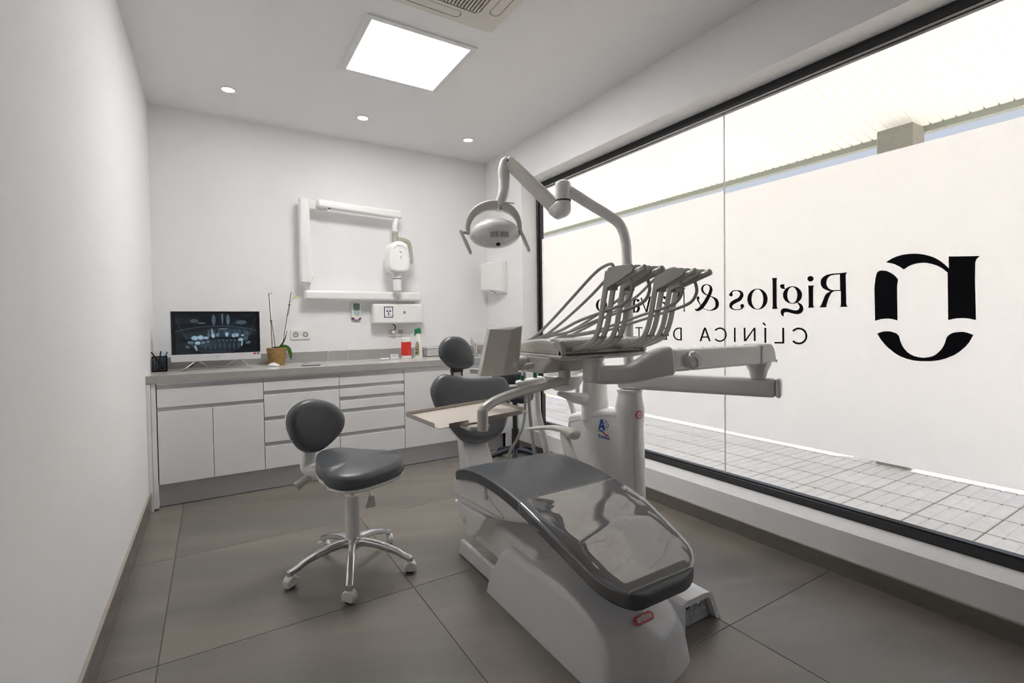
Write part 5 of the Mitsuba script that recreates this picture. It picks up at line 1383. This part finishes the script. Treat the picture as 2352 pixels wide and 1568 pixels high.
part(xr, 'yoke', sweep(spline(yk2, 6), np.linspace(0.022, 0.014, 31), 0.012, n=20, power=4, up=(0.3, 0, 1)), 'yoke_olive', smooth=45, label='olive grey yoke')
hd_o = spline([(0.0, 0.165), (0.055, 0.150), (0.088, 0.10), (0.100, 0.0), (0.100, -0.070), (0.078, -0.118), (0.030, -0.130), (-0.030, -0.130), (-0.078, -0.118), (-0.100, -0.070), (-0.100, 0.0), (-0.088, 0.10), (-0.055, 0.150)], 4, True)
xh = part(xr, 'tube_head', slab(hd_o, 0.17, 0.035, 4, axes((1.852, -0.110, 1.815), (1, 0, 0), (0, 0, 1))), 'plastic_white', smooth=50)
part(xh, 'cap_line', sweep(spline([(1.795, -0.281, 1.905), (1.815, -0.281, 1.925), (1.852, -0.281, 1.933), (1.890, -0.281, 1.925), (1.912, -0.281, 1.905)], 5), 0.0022, n=6), 'plastic_grey', smooth=True)
part(xh, 'angle_mark', hull([((1.850, -0.2805, 1.878), 0.0035), ((1.864, -0.2805, 1.872), 0.0035)], 1), 'plastic_grey_dark')
part(xh, 'angle_mark', hull([((1.858, -0.2805, 1.838), 0.0030), ((1.860, -0.2805, 1.823), 0.0035)], 1), 'plastic_grey_dark')
part(xh, 'side_button', hull([((1.955, -0.19, 1.81), 0.012), ((1.955, -0.19, 1.85), 0.012), ((1.978, -0.175, 1.83), 0.010)]), 'plastic_white')
part(xh, 'cone', lathe([(0.050, 0.0), (0.040, 0.02), (0.038, 0.060), (0.038, 0.170), (0.034, 0.174), (0.0, 0.174)], 32, (1.848, -0.195, 1.700), (0, 0, -1)), 'plastic_white')
mat('ring_plum', (0.12, 0.03, 0.07), rough=0.4)
part(xh, 'cone_ring', lathe([(0.038, 0.0), (0.0392, 0.001), (0.0392, 0.007), (0.038, 0.008)], 32, (1.848, -0.195, 1.642), (0, 0, -1)), 'ring_plum', label='thin plum red ring')

rc = thing('exposure_remote', 'white handheld remote with a green display on the wall below the x-ray arm', 'remote control')
ro = spline([(-0.040, 0.085), (0.0, 0.088), (0.040, 0.085), (0.046, 0.03), (0.040, -0.03), (0.038, -0.070), (0.0, -0.085), (-0.038, -0.070), (-0.040, -0.03), (-0.046, 0.03)], 4, True)
part(rc, 'body', slab(ro, 0.026, 0.008, 3, axes((1.514, -0.004, 1.350), (1, 0, 0), (0, 0, 1))), 'plastic_white', smooth=50)
mat('lcd_green', (0.13, 0.20, 0.18), rough=0.25)
part(rc, 'display', box(1.487, 1.544, -0.0315, -0.029, 1.352, 1.416, 0.001), 'lcd_green', smooth=False)
mat('key_blue', (0.33, 0.44, 0.50), rough=0.4)
part(rc, 'keypad', slab(spline([(-0.026, 0.020), (0.026, 0.020), (0.024, -0.012), (0.0, -0.024), (-0.024, -0.012)], 3, True), 0.0018, 0.0, 1, axes((1.516, -0.0295, 1.325), (1, 0, 0), (0, 0, 1))), 'key_blue', smooth=False)
part(rc, 'trigger_key', lathe([(0.0, 0.0), (0.008, 0.0), (0.008, 0.002), (0.0, 0.002)], 16, (1.516, -0.031, 1.305), (0, -1, 0)), 'label_yellow')
for dx in (-0.028, 0.028):
    part(rc, 'holder_clip', box(1.514 + dx - 0.013, 1.514 + dx + 0.013, -0.030, -0.001, 1.268, 1.290, 0.004), 'ring_plum', smooth=False)
part(rc, 'hook', hull([((1.510, -0.012, 1.258), 0.005), ((1.518, -0.012, 1.258), 0.005)], 1), 'plastic_grey_dark')

# towel dispenser on the window wall's end, facing into the room
td_ = thing('towel_dispenser', 'white rounded paper towel dispenser on the wall by the window corner', 'towel dispenser')
dz0, dz1, yb, yf_ = 1.512, 1.832, -0.120, -0.415
cv_ = spline([(0.0, yf_), (-0.028, yf_ + 0.002), (-0.070, yf_ + 0.030), (-0.108, yf_ + 0.085), (-0.132, yf_ + 0.150), (-0.142, yb - 0.07), (-0.144, yb - 0.012), (-0.138, yb)], 5)
prof = np.vstack([cv_, [(0.0, yb)]]) + P(W - 0.001, 0)
tdm = slab(prof, dz1 - dz0, 0.012, 3, axes((0, 0, dz0), (1, 0, 0), (0, 1, 0)))
v_ = tdm.vertices.copy()
low_ = np.clip((dz0 + 0.06 - v_[:, 2]) / 0.06, 0, 1)
v_[:, 2] += low_ * 0.045 * np.clip((W - v_[:, 0]) / 0.144, 0, 1)
tdm.vertices = v_
part(td_, 'cover', tdm, 'plastic_white', smooth=40)
part(td_, 'lock', lathe([(0.0, 0.0), (0.008, 0.0), (0.008, 0.002), (0.0, 0.003)], 16, (W - 0.1435, yb - 0.035, 1.765), (-1, 0, 0)), 'steel')
part(td_, 'level_slot', box(W - 0.1442, W - 0.1430, yb - 0.038, yb - 0.034, 1.645, 1.685), 'plastic_grey_dark', smooth=False)
part(td_, 'outlet', lathe([(0.0, 0.0), (0.028, 0.0), (0.025, 0.020), (0.020, 0.024), (0.0, 0.024)], 24, (W - 0.075, (yb + yf_) / 2, dz0 + 0.024), (0, 0, -1)), 'clear_edge')
# ------------------------------------------------------------------ vinyl lettering on the glass: outlines in the pane, (y, z) in tenths of a millimetre
LETTERS = {
    "R":[[[-33950,14483,-33904,14428,-33887,14356,-33913,12945,-33933,12833,-33980,12765,-33618,12770,-33666,12824,-33676,12918,-33668,13576,-33504,13586,-33348,13581,-33243,13523,-33173,13413,-33084,13208,-32996,12906,-32971,12773,-32616,12774,-32689,12821,-32743,12916,-32913,13370,-32995,13488,-33172,13584,-32995,13664,-32833,13759,-32735,13900,-32702,14076,-32731,14228,-32833,14355,-33012,14453,-33294,14485,-33640,14475],[-33623,14417,-33364,14425,-33171,14390,-33037,14272,-32980,14093,-32991,13920,-33066,13762,-33190,13667,-33330,13631,-33641,13623]]],
    "i_dot":[[[-32352,14299,-32336,14234,-32289,14187,-32223,14166,-32175,14170,-32108,14201,-32074,14236,-32046,14302,-32046,14347,-32061,14389,-32089,14424,-32129,14447,-32199,14457,-32246,14445,-32308,14405,-32336,14366]]],
    "i":[[[-32074,13956,-32386,13945,-32341,13890,-32330,13793,-32331,12932,-32349,12841,-32394,12781,-32075,12784,-32105,12842,-32112,12921,-32101,13847]]],
    "g":[[[-31665,13759,-31554,13870,-31413,13947,-31256,13982,-31176,13982,-31097,13970,-31022,13946,-30952,13911,-30889,13866,-30836,13812,-30793,13750,-30761,13682,-30741,13609,-30735,13533,-30741,13457,-30761,13382,-30792,13310,-30835,13243,-30889,13183,-31021,13088,-31175,13035,-31335,13029,-31413,13043,-31509,13081,-31530,13032,-31618,12909,-31640,12837,-31628,12772,-31582,12699,-31505,12658,-31440,12648,-31275,12673,-30993,12763,-30862,12792,-30788,12794,-30719,12775,-30639,12716,-30611,12653,-30603,12578,-30628,12472,-30665,12407,-30704,12370,-30748,12357,-30779,12366,-30764,12455,-30771,12515,-30791,12547,-30857,12577,-30972,12579,-31315,12477,-31509,12444,-31598,12458,-31688,12494,-31760,12547,-31785,12580,-31819,12660,-31829,12744,-31796,12876,-31748,12954,-31714,12988,-31626,13046,-31528,13091,-31614,13150,-31665,13204,-31706,13265,-31736,13332,-31754,13403,-31760,13476,-31754,13550,-31736,13623],[-31466,13228,-31405,13133,-31369,13098,-31287,13059,-31243,13055,-31158,13080,-31117,13109,-31047,13194,-31018,13249,-30978,13377,-30968,13446,-30965,13516,-30979,13654,-30996,13718,-31047,13829,-31081,13872,-31158,13930,-31244,13946,-31329,13919,-31405,13850,-31466,13749,-31504,13623,-31518,13486,-31504,13350]],[[-30879,13860,-30851,13883,-30803,13975,-30799,14019,-30825,14076,-30806,14103,-30754,14124,-30698,14132,-30625,14119,-30590,14095,-30572,14037,-30582,13992,-30611,13945,-30658,13899,-30721,13871]]],
    "l":[[[-30108,14528,-30406,14503,-30372,14431,-30368,14340,-30374,12966,-30391,12848,-30437,12776,-30097,12778,-30140,12840,-30153,12932,-30142,14421]]],
    "o":[[[-29839,13439,-29817,13531,-29781,13620,-29732,13703,-29672,13778,-29600,13843,-29519,13898,-29431,13940,-29338,13968,-29242,13982,-29145,13981,-29050,13965,-28959,13934,-28875,13889,-28800,13831,-28735,13761,-28683,13682,-28644,13594,-28620,13501,-28612,13405,-28620,13308,-28643,13212,-28681,13121,-28733,13036,-28797,12960,-28873,12895,-28957,12842,-29047,12802,-29142,12777,-29239,12766,-29335,12771,-29429,12790,-29517,12824,-29598,12870,-29670,12929,-29731,12999,-29780,13077,-29816,13162,-29838,13252,-29846,13345],[-29595,13264,-29559,13095,-29493,12952,-29401,12850,-29348,12817,-29292,12798,-29234,12792,-29177,12801,-29121,12824,-29067,12861,-29017,12910,-28935,13042,-28905,13121,-28869,13297,-28864,13388,-28869,13479,-28906,13651,-28937,13727,-29020,13851,-29069,13896,-29123,13927,-29180,13945,-29237,13948,-29294,13937,-29350,13912,-29403,13874,-29494,13763,-29560,13615,-29595,13443]]],
    "s":[[[-27499,13839,-27438,13803,-27415,13740,-27438,13674,-27464,13649,-27516,13627,-27572,13628,-27632,13664,-27655,13726,-27642,13776,-27616,13809,-27635,13870,-27667,13908,-27769,13938,-27900,13939,-27965,13923,-28057,13882,-28129,13821,-28148,13772,-28152,13735,-28142,13683,-28120,13631,-28070,13558,-28035,13524,-27970,13490,-27811,13435,-27615,13340,-27536,13289,-27478,13231,-27436,13148,-27425,13079,-27439,12991,-27473,12927,-27549,12862,-27632,12821,-27720,12795,-27819,12782,-27990,12781,-28146,12797,-28239,12823,-28296,12860,-28378,12937,-28398,13013,-28385,13063,-28363,13092,-28297,13126,-28241,13124,-28208,13110,-28164,13056,-28158,13021,-28171,12970,-28193,12942,-28229,12918,-28213,12895,-28161,12858,-28063,12831,-27919,12815,-27763,12836,-27711,12855,-27653,12894,-27611,12945,-27598,12982,-27619,13051,-27670,13105,-27890,13216,-28118,13309,-28197,13363,-28261,13431,-28327,13541,-28352,13622,-28357,13669,-28339,13758,-28287,13844,-28224,13902,-28122,13949,-27972,13973,-27799,13983,-27693,13977,-27605,13952,-27557,13913]]],
    "amp":[[[-25069,13688,-25062,13574,-25084,13503,-25189,13342,-25344,13143,-25195,13010,-25088,12936,-25044,12922,-24952,12943,-24923,12927,-24915,12906,-24922,12884,-24973,12837,-25031,12802,-25127,12789,-25285,12824,-25429,12891,-25522,12957,-25640,12891,-25957,12795,-26064,12780,-26254,12796,-26422,12834,-26519,12875,-26602,12944,-26668,13048,-26694,13153,-26689,13277,-26644,13405,-26589,13488,-26550,13531,-26451,13597,-26100,13728,-26173,13879,-26221,14017,-26233,14107,-26227,14189,-26191,14288,-26141,14356,-26086,14403,-25980,14458,-25827,14498,-25710,14498,-25625,14484,-25510,14436,-25458,14385,-25420,14318,-25399,14244,-25398,14158,-25421,14087,-25465,14017,-25521,13953,-25609,13878,-25709,13825,-25847,13770,-25611,13436,-25379,13178,-25258,13371,-25193,13526,-25195,13559,-25238,13581,-25264,13618,-25268,13663,-25250,13706,-25199,13743,-25135,13747,-25083,13714],[-25620,12935,-25549,12980,-25673,13106,-25831,13300,-25954,13478,-26083,13695,-26157,13659,-26263,13583,-26356,13494,-26411,13413,-26442,13321,-26453,13230,-26451,13134,-26434,13058,-26413,13015,-26376,12973,-26218,12874,-26094,12827,-25996,12821,-25691,12906],[-25869,13807,-25725,13898,-25638,13986,-25567,14094,-25540,14191,-25557,14303,-25595,14369,-25696,14436,-25795,14461,-25886,14442,-25969,14387,-26025,14322,-26045,14245,-26020,14103,-25960,13968]]],
    "v":[[[-20786,12833,-21127,13902,-21223,13990,-20963,13941,-20666,12990,-20262,13871,-20319,13932,-20119,13889,-20629,12872,-20619,12838]]],
    "o2":[[[-16524,13568,-16501,13647,-16462,13723,-16409,13794,-16343,13858,-16264,13914,-16176,13960,-16079,13996,-15977,14019,-15872,14031,-15765,14030,-15661,14016,-15562,13989,-15469,13951,-15386,13901,-15315,13842,-15257,13774,-15214,13700,-15188,13621,-15178,13539,-15185,13456,-15210,13375,-15250,13298,-15306,13226,-15376,13161,-15457,13105,-15549,13060,-15647,13026,-15751,13004,-15857,12995,-15963,12998,-16066,13014,-16163,13043,-16253,13083,-16333,13133,-16401,13192,-16456,13258,-16497,13331,-16522,13408,-16531,13488],[-16195,13425,-16158,13281,-16127,13217,-16046,13112,-15997,13074,-15889,13029,-15831,13025,-15719,13052,-15666,13083,-15574,13176,-15537,13236,-15487,13375,-15474,13450,-15476,13605,-15491,13679,-15546,13814,-15629,13919,-15732,13984,-15788,13999,-15845,14003,-15957,13973,-16057,13900,-16135,13789,-16185,13651,-16197,13577]]],
    "a2":[[[-19747,13779,-19734,13736,-19747,13688,-19770,13662,-19819,13634,-19876,13628,-19933,13647,-19977,13649,-20005,13662,-20029,13693,-20030,13719,-20017,13742,-19915,13818,-19878,13830,-19689,13852,-19578,13841,-19499,13809,-19441,13769,-19398,13700,-19374,13614,-19356,13443,-19342,12892,-19358,12852,-19401,12825,-19438,12819,-19491,12829,-19518,12848,-19534,12887,-19557,12861,-19700,12830,-19796,12829,-19841,12841,-19899,12872,-19966,12935,-20023,13013,-20046,13063,-20061,13142,-20054,13186,-20007,13271,-19946,13329,-19873,13374,-19776,13405,-19550,13405,-19564,13589,-19592,13703,-19666,13760],[-19534,12887,-19548,13343,-19660,13324,-19743,13295,-19797,13228,-19815,13150,-19797,13071,-19755,12985,-19730,12951,-19709,12939,-19557,12912]]],
    "a1":[[[-22299,13852,-22288,13811,-22300,13767,-22320,13742,-22363,13716,-22414,13710,-22464,13727,-22503,13729,-22528,13741,-22549,13771,-22538,13817,-22448,13889,-22248,13921,-22149,13911,-22080,13881,-22029,13843,-21991,13778,-21970,13697,-21955,13537,-21943,13019,-21957,12982,-21995,12956,-22027,12950,-22075,12960,-22098,12977,-22113,13014,-22133,12990,-22259,12960,-22344,12959,-22384,12970,-22435,12999,-22494,13057,-22565,13178,-22578,13252,-22572,13294,-22530,13374,-22476,13429,-22411,13471,-22326,13500,-22126,13501,-22138,13674,-22163,13780,-22227,13834],[-22113,13014,-22124,13443,-22281,13406,-22332,13357,-22360,13278,-22354,13219,-22324,13135,-22279,13068,-22133,13037]]],
    "r1":[[[-18751,13805,-18563,13791,-18532,13776,-18497,13729,-18508,13674,-18561,13633,-18617,13621,-18689,13635,-18734,13677,-18739,13719,-18806,13737,-18872,13709,-18971,13633,-18976,12861,-18989,12837,-19030,12812,-19064,12806,-19115,12816,-19140,12833,-19155,12870,-19151,13828,-19144,13854,-19111,13885,-19061,13898,-19011,13890,-18986,13873,-18970,13837,-18971,13693,-18886,13763,-18822,13795]]],
    "r2":[[[-17494,13833,-17315,13831,-17249,13801,-17230,13776,-17224,13748,-17230,13720,-17248,13693,-17313,13657,-17393,13654,-17458,13684,-17477,13709,-17482,13750,-17551,13765,-17622,13736,-17727,13658,-17732,12892,-17746,12868,-17789,12842,-17826,12836,-17879,12846,-17905,12864,-17922,12901,-17917,13859,-17911,13885,-17876,13917,-17823,13931,-17770,13922,-17743,13904,-17726,13867,-17727,13721,-17637,13792,-17570,13824]]],
    "N":[[[-24000,14171,-24023,12857,-23977,12794,-24158,12799,-24089,12863,-24078,13847,-24062,14254,-24153,14376,-23813,14376,-22713,12902,-22713,14376,-22633,14376,-22633,12794,-22973,12794]]],
    "logo_arch":[[[-35609,14799,-35844,14723,-35969,14663,-36145,14540,-36302,14397,-36427,14490,-36508,14537,-36634,14586,-36727,14610,-36879,14625,-36988,14624,-37096,14611,-37204,14584,-37361,14524,-37542,14425,-37701,14297,-37872,14105,-37924,14100,-37915,14274,-37758,14478,-37612,14636,-37461,14763,-37352,14837,-37170,14931,-36979,15004,-36789,15052,-36595,15078,-36396,15083,-36201,15065,-36020,15021,-35857,14958,-35758,14903]]],
    "logo_stem":[[[-37904,14791,-37915,14187,-37872,14157,-37902,12056,-38133,12119,-38357,12136,-38577,12112,-38800,12045,-38761,13602,-38761,14422,-38790,14552,-38840,14630,-38907,14688]]],
    "logo_left":[[[-35175,12053,-35416,12131,-35600,12147,-35721,12147,-35836,12133,-36066,12063,-36045,13513,-36050,13736,-36081,13957,-35957,14139,-35800,14282,-35628,14389,-35475,14430,-35350,14427,-35277,14388,-35243,14338,-35219,14271,-35179,14070,-35144,13711,-35139,13539]]],
    "logo_bowl":[[[-35266,11440,-35383,11200,-35549,10958,-35713,10769,-35977,10529,-36125,10429,-36203,10387,-36451,10288,-36696,10230,-36932,10217,-37319,10239,-37543,10281,-37687,10327,-37826,10385,-38068,10522,-38173,10601,-38273,10692,-38473,10921,-38593,11109,-38718,11416,-38554,11502,-38434,11537,-38347,11548,-38153,11526,-38071,11501,-38004,11467,-37925,11402,-37857,11303,-37800,11073,-37741,10902,-37678,10777,-37558,10617,-37441,10505,-37360,10452,-37228,10405,-37109,10379,-37014,10370,-36848,10391,-36692,10434,-36558,10506,-36439,10606,-36332,10745,-36241,10916,-36176,11103,-36128,11327,-36055,11425,-35996,11468,-35838,11530,-35749,11545,-35613,11550,-35531,11539,-35418,11507]]],
    "C1":[[[-31313,11489,-31409,11571,-31521,11616,-31641,11620,-31755,11584,-31849,11512,-31914,11413,-31944,11297,-31934,11178,-31886,11067,-31849,11019,-31755,10944,-31699,10920,-31581,10900,-31463,10920,-31359,10980,-31313,11025,-31245,10955,-31297,10904,-31363,10859,-31433,10827,-31503,10809,-31574,10803,-31654,10809,-31728,10828,-31797,10860,-31860,10902,-31916,10955,-31964,11019,-32022,11151,-32035,11231,-32035,11307,-32022,11386,-31964,11516,-31919,11576,-31860,11629,-31793,11671,-31658,11715,-31578,11720,-31503,11711,-31426,11687,-31300,11612,-31245,11557]]],
    "L":[[[-30794,10828,-30791,11703,-30692,11702,-30695,10912,-30253,10900,-30252,10816]]],
    "I1":[[[-29760,11701,-29654,11700,-29656,10837,-29762,10840]],[[-29755,11824,-29641,11999,-29521,12000,-29676,11824]]],
    "N1":[[[-28382,10903,-28520,10907,-29009,11579,-29015,10919,-29116,10922,-29109,11704,-29008,11703,-29008,11686,-28485,11017,-28475,11703,-28370,11701]]],
    "I2":[[[-27734,10842,-27833,10845,-27836,11701,-27737,11701]]],
    "C2":[[[-26462,11499,-26566,11582,-26688,11627,-26817,11631,-26939,11595,-27041,11522,-27113,11421,-27144,11303,-27133,11181,-27111,11123,-27039,11020,-26991,10978,-26876,10920,-26749,10900,-26622,10921,-26509,10981,-26460,11027,-26389,10968,-26448,10915,-26511,10874,-26582,10844,-26664,10823,-26745,10816,-26827,10822,-26910,10843,-27045,10912,-27108,10966,-27158,11026,-27196,11092,-27223,11163,-27236,11240,-27236,11311,-27224,11381,-27199,11451,-27160,11520,-27111,11578,-27048,11630,-26914,11696,-26831,11714,-26749,11718,-26668,11709,-26585,11686,-26515,11653,-26451,11611,-26392,11557]]],
    "A1":[[[-25601,11707,-25258,10825,-25383,10828,-25475,11057,-25877,11065,-25973,10829,-26093,10832,-25735,11707],[-25677,11562,-25847,11140,-25506,11134]]],
    "D":[[[-23596,11700,-23596,11663,-23593,11705,-23489,11694,-23396,11665,-23306,11615,-23226,11546,-23168,11466,-23130,11378,-23113,11241,-23128,11148,-23165,11061,-23222,10983,-23296,10919,-23385,10870,-23541,10834,-23587,10832,-23590,10874,-23590,10837,-23840,10836,-23834,11699],[-23737,10915,-23512,10923,-23436,10945,-23367,10982,-23308,11033,-23262,11096,-23231,11168,-23218,11245,-23223,11323,-23246,11398,-23286,11467,-23340,11525,-23405,11572,-23517,11613,-23599,11627,-23732,11627]]],
    "E":[[[-22056,11701,-22055,11619,-22470,11620,-22473,11308,-22118,11304,-22117,11227,-22473,11232,-22475,10925,-22016,10916,-22016,10833,-22578,10847,-22572,11701]]],
    "N2":[[[-20711,10846,-20822,10848,-21358,11560,-21357,10849,-21451,10852,-21452,11685,-21459,11694,-21358,11694,-20815,10980,-20810,11704,-20712,11703,-20718,10855]]],
    "T":[[[-20297,11730,-19588,11729,-19588,11653,-19895,11654,-19900,10839,-20001,10842,-19996,11654,-20296,11655]]],
    "A2":[[[-18718,11690,-18368,10817,-18477,10819,-18576,11058,-18977,11065,-19072,10821,-19178,10823,-18840,11690],[-18785,11558,-18954,11125,-18602,11120]]],
    "L2":[[[-17869,10830,-17863,11689,-17760,11688,-17765,10898,-17220,10887,-17219,10813]]],
}
ring_ = lambda a: [(a[i] / 1e4, a[i + 1] / 1e4) for i in range(0, len(a), 2)]
GV = GX + 0.0205
VM = axes((GV, 0, 0), (0, 1, 0), (0, 0, 1))
for lk, polys in LETTERS.items():
    m_ = cat(*[extr(sg.Polygon(ring_(p[0]), [ring_(h) for h in p[1:]]).buffer(0), 0.0008, VM) for p in polys])
    part(wi, 'logo_mark' if lk.startswith('logo') else 'letter', m_, 'vinyl_black', smooth=False)
